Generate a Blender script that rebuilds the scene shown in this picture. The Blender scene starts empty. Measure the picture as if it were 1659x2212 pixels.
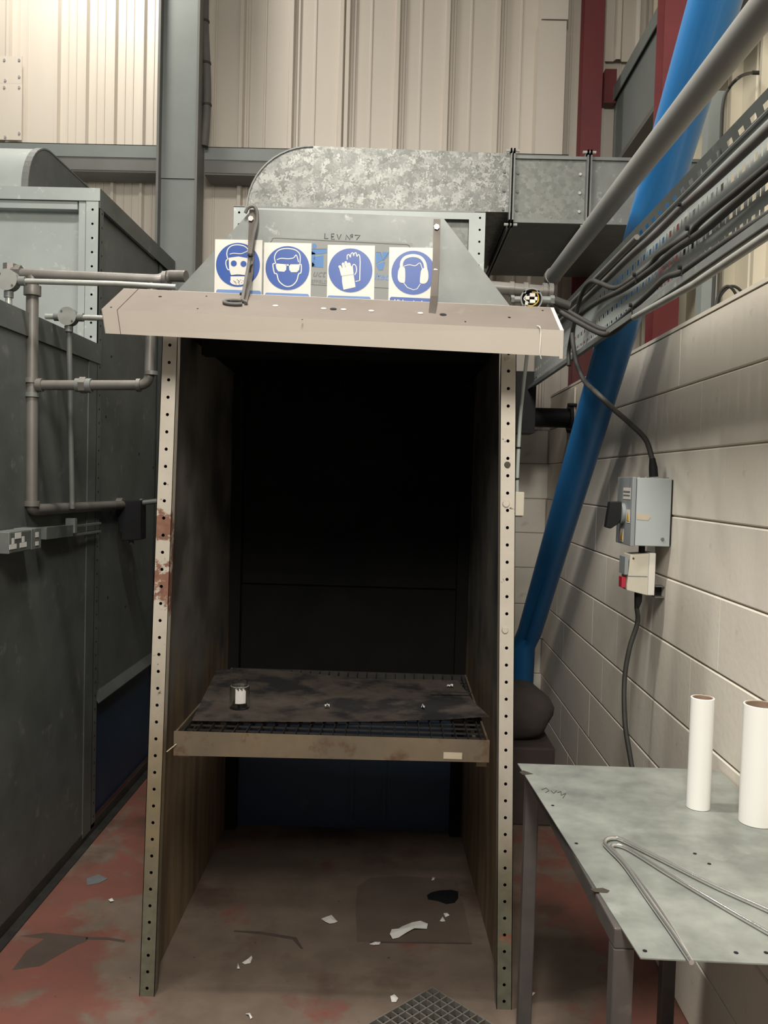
import bpy, math, random
from mathutils import Vector, Matrix
random.seed(7)
R = math.radians
SC = bpy.context.scene
COL = SC.collection

# ------------------------------------------------------------------ camera
F, CX, CY, EYE = 1853.0, 829.5, 1106.0, 1.65
VPX, VPY, ROLL = 860.0, 1035.0, 0.028
_v = Vector(((VPX-CX)/F, (CY-VPY)/F, -1)).normalized()
_u = Vector((ROLL, 1, 0)); _u = (_u - _v*_u.dot(_v)).normalized()
_x = _v.cross(_u)
RM = Matrix((_x, _v, _u))                 # camera frame -> world
cam = bpy.data.cameras.new('camera')
cam.sensor_fit = 'VERTICAL'; cam.sensor_height = 36; cam.sensor_width = 27
cam.lens = 36*F/2212; cam.clip_start = 0.02
co = bpy.data.objects.new('camera', cam); COL.objects.link(co)
co.matrix_world = Matrix.Translation((0, 0, EYE)) @ RM.to_4x4()
SC.camera = co

# ------------------------------------------------------------------ world, lights, exposure
w = bpy.data.worlds.new('world'); SC.world = w; w.use_nodes = True
w.node_tree.nodes['Background'].inputs[0].default_value = (1.0, 0.96, 0.90, 1)
w.node_tree.nodes['Background'].inputs[1].default_value = 0.27
def area(name, loc, target, sx, sy, power, col=(1, .95, .86)):
    l = bpy.data.lights.new(name, 'AREA'); l.shape = 'RECTANGLE'; l.size = sx; l.size_y = sy
    l.energy = power; l.color = col
    o = bpy.data.objects.new(name, l); COL.objects.link(o); o.location = loc
    d = (Vector(target)-Vector(loc)).normalized()
    o.rotation_euler = d.to_track_quat('-Z', 'Y').to_euler()
    return o
area('high_bay_light', (-.62, 2.1, 4.4), (-.1, 2.2, 0), .14, 1.3, 98)
area('high_bay_light', (-1.95, 4.3, 5.35), (-1.85, 5.2, 3.8), .5, .5, 50)
area('high_bay_light', (-.05, -.2, 3.6), (.4, 2.0, 1.1), .35, 1.0, 105)
SC.view_settings.view_transform = 'Standard'; SC.view_settings.look = 'None'
SC.view_settings.gamma = 1; SC.view_settings.use_curve_mapping = False
SC.view_settings.exposure = 0.06

# ------------------------------------------------------------------ helpers
def ray(px, py): return RM @ Vector(((px-CX)/F, (CY-py)/F, -1))
O0 = Vector((0, 0, EYE))
def U(px, py, Y): r = ray(px, py); return O0 + r*(Y/r.y)
def UX(px, py, X): r = ray(px, py); return O0 + r*(X/r.x)
def UZ(px, py, Z=0.0): r = ray(px, py); return O0 + r*((Z-EYE)/r.z)

def wloc(o):
    p = Vector((0, 0, 0))
    while o is not None: p += Vector(o.location); o = o.parent
    return p
def tag(o, label=None, cat=None, group=None, kind=None):
    if label: o['label'] = label
    if cat: o['category'] = cat
    if group: o['group'] = group
    if kind: o['kind'] = kind
    return o
def thing(name, label, cat, loc=(0, 0, 0), group=None, kind=None):
    o = bpy.data.objects.new(name, None); COL.objects.link(o); o.location = loc; o.empty_display_size = .05
    return tag(o, label, cat, group, kind)

class MB:
    def __init__(s): s.v = []; s.f = []
    def add(s, vs, fs):
        b = len(s.v); s.v += [Vector(p) for p in vs]; s.f += [tuple(b+i for i in f) for f in fs]; return s
    def box(s, a, b):
        (x0, x1), (y0, y1), (z0, z1) = [sorted((a[i], b[i])) for i in range(3)]
        return s.add([(x0,y0,z0),(x1,y0,z0),(x1,y1,z0),(x0,y1,z0),(x0,y0,z1),(x1,y0,z1),(x1,y1,z1),(x0,y1,z1)],
                     [(0,3,2,1),(4,5,6,7),(0,1,5,4),(1,2,6,5),(2,3,7,6),(3,0,4,7)])
    def prism(s, pts, ext):
        n = len(pts); e = Vector(ext); p = [Vector(q) for q in pts]
        # orient caps outwards
        nrm = Vector((0,0,0))
        for i in range(n): nrm += p[i].cross(p[(i+1) % n])
        if nrm.dot(e) > 0: p = p[::-1]
        return s.add(p + [q+e for q in p], [tuple(range(n)), tuple(range(2*n-1, n-1, -1))] +
                     [(i, n+i, n+(i+1) % n, (i+1) % n) for i in range(n)])
    def loft(s, a, b):
        n = len(a)
        return s.add(list(a)+list(b), [tuple(range(n)), tuple(range(2*n-1, n-1, -1))] +
                     [(i, n+i, n+(i+1) % n, (i+1) % n) for i in range(n)])
    def slab(s, q, t):   # quad q (4 pts) with thickness vector t
        return s.prism(q, t)
    def bar(s, a, b, w, h, up=(0, 0, 1)):
        a = Vector(a); b = Vector(b); d = (b-a).normalized(); up = Vector(up)
        if abs(d.dot(up)) > .98: up = Vector((0, 1, 0))
        sx = d.cross(up).normalized()*(w/2); sz = sx.cross(d).normalized()*(h/2)
        return s.loft([a-sx-sz, a+sx-sz, a+sx+sz, a-sx+sz], [b-sx-sz, b+sx-sz, b+sx+sz, b-sx+sz])
    def tube(s, path, r, n=12, cap=True):
        P = [Vector(p) for p in path]; m = len(P)
        rs = r if isinstance(r, (list, tuple)) else [r]*m
        t = [(P[min(i+1, m-1)]-P[max(i-1, 0)]).normalized() for i in range(m)]
        u = t[0].orthogonal().normalized(); vs = []
        for i in range(m):
            u = (u - t[i]*u.dot(t[i])).normalized(); v = t[i].cross(u)
            vs += [P[i]+(u*math.cos(2*math.pi*k/n)+v*math.sin(2*math.pi*k/n))*rs[i] for k in range(n)]
        fs = [(i*n+k, i*n+(k+1) % n, (i+1)*n+(k+1) % n, (i+1)*n+k) for i in range(m-1) for k in range(n)]
        if cap: fs += [tuple(range(n-1, -1, -1)), tuple((m-1)*n+k for k in range(n))]
        return s.add(vs, fs)
    def cyl(s, c, ax, r, l, n=16, r2=None):
        c = Vector(c); ax = Vector(ax).normalized()
        return s.tube([c, c+ax*l], [r, r if r2 is None else r2], n)
    def build(s, name, m, parent=None, smooth=False, bevel=0, base=None):
        me = bpy.data.meshes.new(name)
        if parent is not None: off = wloc(parent)
        elif base is not None: off = Vector(base)
        else:
            xs = [p.x for p in s.v]; ys = [p.y for p in s.v]; zs = [p.z for p in s.v]
            off = Vector(((min(xs)+max(xs))/2, (min(ys)+max(ys))/2, min(zs)))
        me.from_pydata([p-off for p in s.v], [], s.f); me.update()
        o = bpy.data.objects.new(name, me); COL.objects.link(o)
        if parent is not None: o.parent = parent
        else: o.location = off
        for mm in (m if isinstance(m, list) else [m]): me.materials.append(mm)
        if smooth:
            me.shade_smooth(); me.set_sharp_from_angle(angle=R(38))
        if bevel:
            md = o.modifiers.new('bevel', 'BEVEL'); md.width = bevel; md.segments = 2; md.limit_method = 'ANGLE'; md.angle_limit = R(40)
        return o

def catmull(pts, k=8):
    P = [Vector(p) for p in pts]; P = [P[0]*2-P[1]] + P + [P[-1]*2-P[-2]]; out = []
    for i in range(1, len(P)-2):
        a, b, c, d = P[i-1:i+3]
        for j in range(k):
            t = j/k
            out.append(.5*((2*b)+(c-a)*t+(2*a-5*b+4*c-d)*t*t+(3*b-a-3*c+d)*t*t*t))
    out.append(P[-2]); return out
def elbow_path(pts, r, k=6):   # polyline with rounded corners
    P = [Vector(p) for p in pts]; out = [P[0]]
    for i in range(1, len(P)-1):
        a = (P[i-1]-P[i]).normalized(); b = (P[i+1]-P[i]).normalized()
        s0 = P[i]+a*r; s1 = P[i]+b*r
        for j in range(k+1):
            t = j/k; out.append(s0*(1-t)**2+P[i]*2*t*(1-t)+s1*t*t)
    out.append(P[-1]); return out
def hole_strip(mb, o, along, across, length, width, pitch, r, off=.5, n=8):
    """sheet with a row of real round holes"""
    o = Vector(o); al = Vector(along).normalized(); ac = Vector(across).normalized()
    cells = max(1, int(round(length/pitch))); p = length/cells
    for i in range(cells):
        b = o+al*(p*i)
        c = b+al*(p/2)+ac*(width*off)
        rect = [(0,0),(.5,0),(1,0),(1,.5),(1,1),(.5,1),(0,1),(0,.5)]
        outer = [b+al*(p*q[0])+ac*(width*q[1]) for q in rect]
        inner = []
        for q in outer:
            inner.append(c + (q-c).normalized()*r)
        mb.add(outer+inner, [(k, (k+1) % 8, 8+(k+1) % 8, 8+k) for k in range(8)])

# ------------------------------------------------------------------ materials
def nodes(name):
    m = bpy.data.materials.new(name); m.use_nodes = True; nt = m.node_tree
    return m, nt, nt.nodes['Principled BSDF']
def mat(name, c1, c2=None, scale=8, rough=.6, metal=0.0, bump=0.0, c3=None, spots=.62, spscale=14, stretch=(1,1,1), detail=6, spread=.12, coords='Object', spec=None, clear=0, bscale=60):
    """base colour c1 varied with c2 by noise; c3 = stain / rust / chips where a second noise passes 'spots'"""
    m, nt, p = nodes(name); N = nt.nodes; L = nt.links
    p.inputs['Roughness'].default_value = rough; p.inputs['Metallic'].default_value = metal
    if spec is not None: p.inputs['Specular IOR Level'].default_value = spec
    c2 = c2 or tuple(x*.86 for x in c1)
    tc = N.new('ShaderNodeTexCoord'); mp = N.new('ShaderNodeMapping'); mp.inputs['Scale'].default_value = stretch
    L.new(tc.outputs[coords], mp.inputs[0])
    n = N.new('ShaderNodeTexNoise'); n.inputs['Scale'].default_value = scale; n.inputs['Detail'].default_value = detail; n.inputs['Roughness'].default_value = .6
    L.new(mp.outputs[0], n.inputs[0])
    r = N.new('ShaderNodeValToRGB'); r.color_ramp.elements[0].position = .36; r.color_ramp.elements[1].position = .64
    r.color_ramp.elements[0].color = (*c1, 1); r.color_ramp.elements[1].color = (*c2, 1)
    L.new(n.outputs[0], r.inputs[0]); out = r.outputs[0]
    if c3:
        n2 = N.new('ShaderNodeTexNoise'); n2.inputs['Scale'].default_value = spscale; n2.inputs['Detail'].default_value = 8; n2.inputs['Roughness'].default_value = .65
        L.new(mp.outputs[0], n2.inputs[0])
        r2 = N.new('ShaderNodeValToRGB'); r2.color_ramp.elements[0].position = spots; r2.color_ramp.elements[1].position = min(1, spots+spread)
        L.new(n2.outputs[0], r2.inputs[0])
        mx = N.new('ShaderNodeMix'); mx.data_type = 'RGBA'; L.new(r2.outputs[0], mx.inputs[0]); L.new(out, mx.inputs[6]); mx.inputs[7].default_value = (*c3, 1)
        out = mx.outputs[2]
    L.new(out, p.inputs['Base Color'])
    if bump:
        n3 = N.new('ShaderNodeTexNoise'); n3.inputs['Scale'].default_value = bscale; n3.inputs['Detail'].default_value = 4; L.new(mp.outputs[0], n3.inputs[0])
        b = N.new('ShaderNodeBump'); b.inputs['Strength'].default_value = bump; b.inputs['Distance'].default_value = .004
        L.new(n3.outputs[0], b.inputs['Height']); L.new(b.outputs[0], p.inputs['Normal'])
    if clear: p.inputs['Coat Weight'].default_value = clear
    return m
def spangle(name, cs, scale, rough=.45, metal=.5, warp=.35):
    m, nt, p = nodes(name); N = nt.nodes; L = nt.links
    p.inputs['Roughness'].default_value = rough; p.inputs['Metallic'].default_value = metal
    tc = N.new('ShaderNodeTexCoord')
    nz = N.new('ShaderNodeTexNoise'); nz.inputs['Scale'].default_value = scale*1.6; nz.inputs['Detail'].default_value = 4; L.new(tc.outputs['Object'], nz.inputs[0])
    mx = N.new('ShaderNodeMix'); mx.data_type = 'VECTOR'; mx.inputs[0].default_value = warp*.08
    L.new(tc.outputs['Object'], mx.inputs[4]); L.new(nz.outputs['Color'], mx.inputs[5])
    v = N.new('ShaderNodeTexVoronoi'); v.inputs['Scale'].default_value = scale; L.new(mx.outputs[1], v.inputs['Vector'])
    s = N.new('ShaderNodeSeparateColor'); L.new(v.outputs['Color'], s.inputs[0])
    r = N.new('ShaderNodeValToRGB'); r.color_ramp.elements[0].color = (*cs[0], 1); r.color_ramp.elements[1].color = (*cs[2], 1)
    e = r.color_ramp.elements.new(.5); e.color = (*cs[1], 1)
    L.new(s.outputs[0], r.inputs[0]); L.new(r.outputs[0], p.inputs['Base Color'])
    return m

M = {}
M['block'] = mat('painted_block', (.80,.745,.655), (.76,.70,.61), 3, .55, bump=.25, c3=(.52,.46,.39), spots=.66, spscale=5, bscale=40)
M['mortar'] = mat('painted_mortar', (.42,.37,.31), (.36,.32,.27), 9, .9)
M['clad'] = mat('cream_cladding', (.60,.545,.475), (.56,.505,.435), 2.5, .42, c3=(.50,.44,.36), spots=.68, spscale=3, stretch=(1,1,.25))
M['clad_yellow'] = mat('yellowed_cladding', (.60,.55,.43), (.54,.49,.37), 2.5, .45, c3=(.42,.37,.26), spots=.64, spscale=3, stretch=(1,1,.3))
M['steelpaint'] = mat('grey_steel_paint', (.185,.205,.195), (.165,.185,.175), 4, .5)
M['steelshade'] = mat('shaded_grey_steel_paint', (.135,.135,.125), (.115,.115,.105), 4, .55)  # same steel paint with shade in its colour, for flanges and undersides
M['red'] = mat('red_oxide_paint', (.13,.018,.02), (.10,.014,.016), 5, .55)
M['galv'] = mat('dull_galvanised', (.195,.205,.196), (.155,.164,.158), 7, .5, .35, c3=(.33,.345,.33), spots=.6, spscale=18)
M['galv_pale'] = mat('pale_galvanised', (.38,.415,.40), (.34,.37,.36), 5, .5, .15, c3=(.50,.54,.52), spots=.6, spscale=18)
M['galv_dark'] = mat('dark_shaded_galvanised', (.125,.136,.130), (.092,.102,.096), 5, .5, .3, c3=(.19,.20,.19), spots=.6, spscale=12)  # dark zinc; also holds painted shade for side and underside faces
M['spangle'] = spangle('bright_spangle', [(.105,.108,.098),(.175,.18,.167),(.30,.305,.285)], 46, .42, .3, 1.0)
M['spangle_dull'] = spangle('dull_spangle', [(.135,.142,.13),(.165,.172,.158),(.20,.208,.193)], 60, .5, .35)
M['pipe'] = mat('aged_grey_pipe', (.19,.18,.165), (.14,.132,.12), 7, .45, .35, c3=(.26,.25,.23), spots=.62, spscale=9, stretch=(1,1,.6))
M['bigpipe'] = mat('grey_plastic_pipe', (.20,.20,.19), (.175,.175,.165), 3, .5)
M['conduit'] = mat('zinc_conduit', (.46,.47,.44), (.38,.39,.36), 12, .38, .55)
M['blue'] = mat('blue_pipe_plastic', (.018,.150,.38), (.014,.125,.33), 3, .42, c3=(.05,.24,.50), spots=.66, spscale=3, stretch=(1,1,.4), clear=.15)
M['post'] = mat('painted_post', (.56,.52,.45), (.50,.46,.39), 5, .5, c3=(.24,.17,.12), spots=.665, spscale=13)
M['cable'] = mat('black_cable', (.022,.021,.019), (.032,.030,.026), 20, .65)
M['cable_grey'] = mat('dusty_cable', (.11,.105,.098), (.085,.08,.074), 12, .7)
M['black'] = mat('black_plastic', (.010,.010,.012), (.013,.013,.014), 9, .6, spec=.2)
M['soot'] = mat('sooty_sheet', (.013,.0125,.012), (.009,.009,.009), 2.2, .9, spec=.08, c3=(.008,.008,.009), spots=.52, spscale=2.4, spread=.2)
M['lamp'] = mat('cream_enamel', (.68,.62,.545), (.66,.60,.525), 6, .38)
M['lamp_dark'] = mat('darker_enamel', (.170,.145,.125), (.150,.127,.108), 5, .9, c3=(.195,.168,.145), spots=.63, spscale=9)  # darker, rougher enamel for the top plate and lower lip
M['white'] = mat('white_plastic', (.68,.65,.60), (.64,.61,.55), 9, .45)
M['whitedirty'] = mat('grubby_white_plastic', (.56,.53,.44), (.50,.46,.37), 9, .5, c3=(.24,.20,.15), spots=.67, spscale=24)
M['paper'] = mat('white_paper', (.74,.72,.68), (.68,.66,.62), 30, .8)
M['tube'] = mat('white_tube_gloss', (.88,.87,.84), (.86,.85,.81), 4, .3)
M['tubein'] = mat('brown_card', (.30,.21,.15), (.25,.17,.12), 20, .8)
M['signwhite'] = mat('sign_white', (.60,.58,.53), (.56,.54,.49), 6, .45)
M['signblue'] = mat('sign_blue', (.012,.058,.27), (.015,.066,.29), 8, .4)
M['faded'] = mat('faded_sign_blue', (.10,.19,.40), (.13,.22,.43), 8, .5)
M['logoblue'] = mat('print_blue', (.045,.15,.36), (.05,.16,.38), 8, .5)
M['ink'] = mat('pen_ink', (.035,.035,.035), None, 8, .7)
M['inkpale'] = mat('grey_print', (.15,.16,.17), None, 8, .7)
M['plateclear'] = mat('foil_plate', (.235,.24,.23), (.22,.225,.215), 5, .7)
M['isobox'] = mat('blue_grey_enclosure', (.40,.44,.44), (.37,.41,.41), 5, .5)
M['isolid'] = mat('enclosure_lid', (.24,.26,.27), (.22,.24,.25), 5, .5)
M['redplastic'] = mat('red_switch', (.42,.02,.045), None, 8, .35)
M['yellow'] = mat('warning_yellow', (.55,.33,.03), None, 8, .5)
M['tape'] = mat('masking_tape', (.50,.43,.32), None, 9, .7)
M['bolt'] = mat('bright_bolt', (.65,.64,.61), (.52,.51,.48), 40, .3, .6)
M['strap'] = mat('brown_steel_strap', (.095,.08,.065), (.07,.058,.048), 9, .45, .4)
M['navy'] = mat('dark_blue_sheet', (.010,.032,.070), (.009,.026,.055), 2, .5, c3=(.03,.045,.06), spots=.66, spscale=4)
M['mat'] = mat('sooty_mat', (.090,.070,.057), (.062,.048,.040), 14, .85, c3=(.016,.015,.016), spots=.47, spscale=4.2, spread=.10)
M['rail'] = mat('stained_rail', (.20,.155,.10), (.15,.12,.085), 6, .5, .2, c3=(.11,.06,.032), spots=.54, spscale=9)
M['grate'] = mat('oily_bar', (.055,.052,.048), (.035,.034,.032), 12, .5, .4)
M['floorgrate'] = mat('galvanised_bar', (.22,.205,.18), (.17,.16,.14), 20, .6, .3)
M['tablet'] = mat('patinated_zinc', (.36,.38,.35), (.20,.215,.198), 6.5, .42, .25, c3=(.37,.39,.365), spots=.6, spscale=9, detail=8)
M['tableframe'] = mat('grey_frame_paint', (.13,.115,.11), (.10,.09,.088), 10, .45, .3, c3=(.17,.145,.12), spots=.63, spscale=14)
M['rod'] = mat('polished_rod', (.74,.74,.72), (.68,.68,.66), 6, .16, .85)
M['whitemark'] = mat('socket_white', (.62,.61,.58), None, 8, .5)
M['sack'] = mat('dusty_sack', (.06,.048,.042), (.045,.036,.032), 8, .9, bump=.5, bscale=25)
M['redbox'] = mat('dusty_brown_box', (.055,.038,.033), (.042,.030,.027), 8, .85)

def glassmat():
    m, nt, p = nodes('clear_glass'); p.inputs['Transmission Weight'].default_value = 1; p.inputs['Roughness'].default_value = .03
    p.inputs['Base Color'].default_value = (.92,.96,.92,1); p.inputs['IOR'].default_value = 1.45; return m
M['glass'] = glassmat()

def post_material(name, rust_lo, rust_hi, zmid):
    """cream paint: rust patch band of real wear at mid height, yellow-green zinc low down"""
    m, nt, p = nodes(name); N = nt.nodes; L = nt.links
    p.inputs['Roughness'].default_value = .5
    g = N.new('ShaderNodeNewGeometry'); sp = N.new('ShaderNodeSeparateXYZ'); L.new(g.outputs['Position'], sp.inputs[0])
    def noise(sc, det=7):
        n = N.new('ShaderNodeTexNoise'); n.inputs['Scale'].default_value = sc; n.inputs['Detail'].default_value = det; n.inputs['Roughness'].default_value = .68
        L.new(g.outputs['Position'], n.inputs[0]); return n.outputs[0]
    def ramp(sock, a, b, c0=(0,0,0), c1=(1,1,1)):
        r = N.new('ShaderNodeValToRGB'); r.color_ramp.elements[0].position = a; r.color_ramp.elements[1].position = b
        r.color_ramp.elements[0].color = (*c0, 1); r.color_ramp.elements[1].color = (*c1, 1); L.new(sock, r.inputs[0]); return r.outputs[0]
    def math_(op, a, b):
        n = N.new('ShaderNodeMath'); n.operation = op
        for i, q in enumerate((a, b)):
            if isinstance(q, (int, float)): n.inputs[i].default_value = q
            else: L.new(q, n.inputs[i])
        return n.outputs[0]
    def mix(fac, a, b):
        n = N.new('ShaderNodeMix'); n.data_type = 'RGBA'; L.new(fac, n.inputs[0])
        for i, q in ((6, a), (7, b)):
            if isinstance(q, tuple): n.inputs[i].default_value = (*q, 1)
            else: L.new(q, n.inputs[i])
        return n.outputs[2]
    base = ramp(noise(9), .35, .65, (.60,.555,.48), (.54,.49,.41))
    z = sp.outputs['Z']
    zinc = ramp(noise(14), .35, .65, (.27,.20,.115), (.20,.175,.115))
    lowmask = ramp(math_('ADD', z, math_('MULTIPLY', noise(5), .5)), 0, 1)
    lm = N.new('ShaderNodeMapRange'); L.new(math_('ADD', z, math_('MULTIPLY', noise(6), .35)), lm.inputs[0])
    lm.inputs[1].default_value = zmid-.28+.17; lm.inputs[2].default_value = zmid+.2+.17; lm.inputs[3].default_value = 1; lm.inputs[4].default_value = 0
    c = mix(lm.outputs[0], base, zinc)
    gm = N.new('ShaderNodeMapRange'); L.new(math_('ADD', z, math_('MULTIPLY', noise(8), .3)), gm.inputs[0])
    gm.inputs[1].default_value = .30+.15; gm.inputs[2].default_value = .55+.15; gm.inputs[3].default_value = 1; gm.inputs[4].default_value = 0
    c = mix(gm.outputs[0], c, ramp(noise(22), .35, .65, (.175,.175,.125), (.12,.115,.085)))
    # rust flakes
    band = N.new('ShaderNodeMapRange'); L.new(math_('ABSOLUTE', math_('SUBTRACT', z, (rust_lo+rust_hi)/2), 0), band.inputs[0])
    band.inputs[1].default_value = (rust_hi-rust_lo)/2*1.25; band.inputs[2].default_value = (rust_hi-rust_lo)/2*.55; band.inputs[3].default_value = -.12; band.inputs[4].default_value = .145
    rm = ramp(math_('ADD', noise(11), band.outputs[0]), .60, .64)
    rustc = ramp(noise(30), .35, .65, (.30,.15,.10), (.20,.095,.065))
    c = mix(rm, c, rustc)
    chips = ramp(noise(34, 9), .665, .69)
    c = mix(chips, c, (.12,.09,.065))
    L.new(c, p.inputs['Base Color']); return m
M['post_l'] = post_material('flaking_cream_paint', 1.20, 1.58, .98)
M['post_r'] = post_material('scuffed_cream_paint', .2, .25, .62)

def cheek_material():
    """inner face of the cheeks: soot above, rust-brown and ochre streaks below the shelf"""
    m, nt, p = nodes('sooty_cheek'); N = nt.nodes; L = nt.links
    p.inputs['Roughness'].default_value = .6
    g = N.new('ShaderNodeNewGeometry'); sp = N.new('ShaderNodeSeparateXYZ'); L.new(g.outputs['Position'], sp.inputs[0])
    mp = N.new('ShaderNodeMapping'); mp.inputs['Scale'].default_value = (1, 3, .35); L.new(g.outputs['Position'], mp.inputs[0])
    def noise(sc, src):
        n = N.new('ShaderNodeTexNoise'); n.inputs['Scale'].default_value = sc; n.inputs['Detail'].default_value = 7; L.new(src, n.inputs[0]); return n.outputs[0]
    def ramp(sock, a, b, c0, c1):
        r = N.new('ShaderNodeValToRGB'); r.color_ramp.elements[0].position = a; r.color_ramp.elements[1].position = b
        r.color_ramp.elements[0].color = (*c0, 1); r.color_ramp.elements[1].color = (*c1, 1); L.new(sock, r.inputs[0]); return r.outputs[0]
    up = ramp(noise(3, g.outputs['Position']), .4, .6, (.17,.158,.14), (.075,.07,.066))
    lo = ramp(noise(5, mp.outputs[0]), .35, .65, (.27,.20,.115), (.15,.10,.065))
    mr = N.new('ShaderNodeMapRange'); ad = N.new('ShaderNodeMath'); ad.operation = 'ADD'
    L.new(sp.outputs['Z'], ad.inputs[0]); L.new(noise(4, g.outputs['Position']), ad.inputs[1]); L.new(ad.outputs[0], mr.inputs[0])
    mr.inputs[1].default_value = 1.25; mr.inputs[2].default_value = 1.55
    mx = N.new('ShaderNodeMix'); mx.data_type = 'RGBA'; L.new(mr.outputs[0], mx.inputs[0]); L.new(lo, mx.inputs[6]); L.new(up, mx.inputs[7])
    L.new(mx.outputs[2], p.inputs['Base Color']); return m
M['cheek'] = cheek_material()

def floor_material():
    m, nt, p = nodes('worn_red_floor'); N = nt.nodes; L = nt.links
    p.inputs['Roughness'].default_value = .62
    g = N.new('ShaderNodeNewGeometry')
    def noise(sc, det=7, rough=.6):
        n = N.new('ShaderNodeTexNoise'); n.inputs['Scale'].default_value = sc; n.inputs['Detail'].default_value = det; n.inputs['Roughness'].default_value = rough
        L.new(g.outputs['Position'], n.inputs[0]); return n.outputs[0]
    def ramp(sock, a, b, c0, c1):
        r = N.new('ShaderNodeValToRGB'); r.color_ramp.elements[0].position = a; r.color_ramp.elements[1].position = b
        r.color_ramp.elements[0].color = (*c0, 1); r.color_ramp.elements[1].color = (*c1, 1); L.new(sock, r.inputs[0]); return r.outputs[0]
    def mix(fac, a, b):
        n = N.new('ShaderNodeMix'); n.data_type = 'RGBA'; L.new(fac, n.inputs[0])
        for i, q in ((6, a), (7, b)):
            if isinstance(q, tuple): n.inputs[i].default_value = (*q, 1)
            else: L.new(q, n.inputs[i])
        return n.outputs[2]
    conc = ramp(noise(7, 9), .35, .65, (.185,.14,.108), (.14,.105,.082))
    red = ramp(noise(4, 8), .35, .65, (.205,.075,.058), (.16,.07,.052))
    # paint survives at the sides of the booth mouth
    sp = N.new('ShaderNodeSeparateXYZ'); L.new(g.outputs['Position'], sp.inputs[0])
    ax = N.new('ShaderNodeMath'); ax.operation = 'ADD'; L.new(sp.outputs['X'], ax.inputs[0]); ax.inputs[1].default_value = .18
    ab = N.new('ShaderNodeMath'); ab.operation = 'ABSOLUTE'; L.new(ax.outputs[0], ab.inputs[0])
    mr = N.new('ShaderNodeMapRange'); L.new(ab.outputs[0], mr.inputs[0]); mr.inputs[1].default_value = .5; mr.inputs[2].default_value = .85; mr.inputs[3].default_value = -.14; mr.inputs[4].default_value = .05
    ad = N.new('ShaderNodeMath'); ad.operation = 'ADD'; L.new(noise(2.6, 8, .62), ad.inputs[0]); L.new(mr.outputs[0], ad.inputs[1])
    c = mix(ramp(ad.outputs[0], .46, .54, (0,0,0), (1,1,1)), conc, red)
    c = mix(ramp(noise(1.7, 6), .54, .66, (0,0,0), (1,1,1)), c, (.095,.055,.042))
    c = mix(ramp(noise(45, 3), .70, .74, (0,0,0), (1,1,1)), c, (.04,.03,.028))
    L.new(c, p.inputs['Base Color'])
    b = N.new('ShaderNodeBump'); b.inputs['Strength'].default_value = .25; b.inputs['Distance'].default_value = .004; L.new(noise(40), b.inputs['Height']); L.new(b.outputs[0], p.inputs['Normal'])
    return m
M['floor'] = floor_material()

# ------------------------------------------------------------------ setting
XW = .938; YB = 5.40
XW0 = 0
fl = MB().box((-4.5, -1.5, -.1), (2.2, 5.8, 0)).build('floor', M['floor'], base=(0, 0, 0)); tag(fl, kind='structure')

def floor_patch(pix, m, name='floor_stain', h=.0006):
    return MB().prism([UZ(x, y, 0.0) for x, y in pix], (0, 0, h)).build(name, m, fl)
M['stain'] = mat('bare_dark_concrete', (.085,.062,.050), (.065,.048,.040), 9, .7)
M['damp'] = mat('scuffed_brown_floor', (.135,.100,.080), (.110,.082,.065), 5, .6)
floor_patch([(43,2022),(100,2015),(150,2020),(191,2024),(187,2033),(165,2042),(143,2054),(112,2072),(87,2087),(26,2096),(57,2054),(96,2028)], M['stain'])
floor_patch([(185,2024),(230,2025),(272,2031),(268,2036),(230,2030),(185,2030)], M['stain'])
floor_patch([(771,2035),(768,1960),(772,1915),(800,1896),(880,1893),(980,1900),(1003,1960),(1018,2036)], M['damp'])
floor_patch([(800,2034),(1020,2037),(1020,2040),(800,2037)], M['stain'], 'floor_crack', .0012)
floor_patch([(505,2010),(560,2012),(640,2025),(655,2050),(650,2050),(632,2030),(560,2018),(505,2013)], M['stain'], 'floor_crack')
def struct(name, loc=(0, 0, 0)):
    o = bpy.data.objects.new(name, None); COL.objects.link(o); o.location = loc; o['kind'] = 'structure'; return o
def child_copy(me, name, parent, pos):
    o = bpy.data.objects.new(name, me); COL.objects.link(o); o.parent = parent; o.location = Vector(pos)-wloc(parent); return o
CACHE = {}
def block_mesh(w, h, axis):
    """block face towards -X (axis 'y') or -Y (axis 'x'); origin at low corner of face plane"""
    k = (round(w, 3), round(h, 3), axis)
    if k in CACHE: return CACHE[k]
    c = .004; g = .0022; gv = .0002; cv = .0005; d = .06
    def P(a, z, t): return (t, a, z) if axis == 'y' else (a, t, z)
    r0 = [(gv, g), (w-gv, g), (w-gv, h-g), (gv, h-g)]; r1 = [(gv+cv, g+c), (w-gv-cv, g+c), (w-gv-cv, h-g-c), (gv+cv, h-g-c)]
    vs = [P(a, z, d) for a, z in r0]+[P(a, z, c) for a, z in r0]+[P(a, z, 0) for a, z in r1]
    fs = [(i, (i+1) % 4, 4+(i+1) % 4, 4+i) for i in range(4)]+[(4+i, 4+(i+1) % 4, 8+(i+1) % 4, 8+i) for i in range(4)]+[(8, 9, 10, 11)]
    if axis == 'y': fs = [f[::-1] for f in fs]
    me = bpy.data.meshes.new('block'); me.from_pydata(vs, [], fs); me.materials.append(M['block']); me.update(); CACHE[k] = me; return me
JZ = [0, .225, .445, .665, .885, 1.115, 1.335, 1.55, 1.77, 1.984, 2.185]
wr = struct('wall_right', (XW, 2.5, 0))
MB().box((XW+.0065, -1.5, 0), (XW+.14, YB, 2.18)).build('core', M['mortar'], wr)
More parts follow.
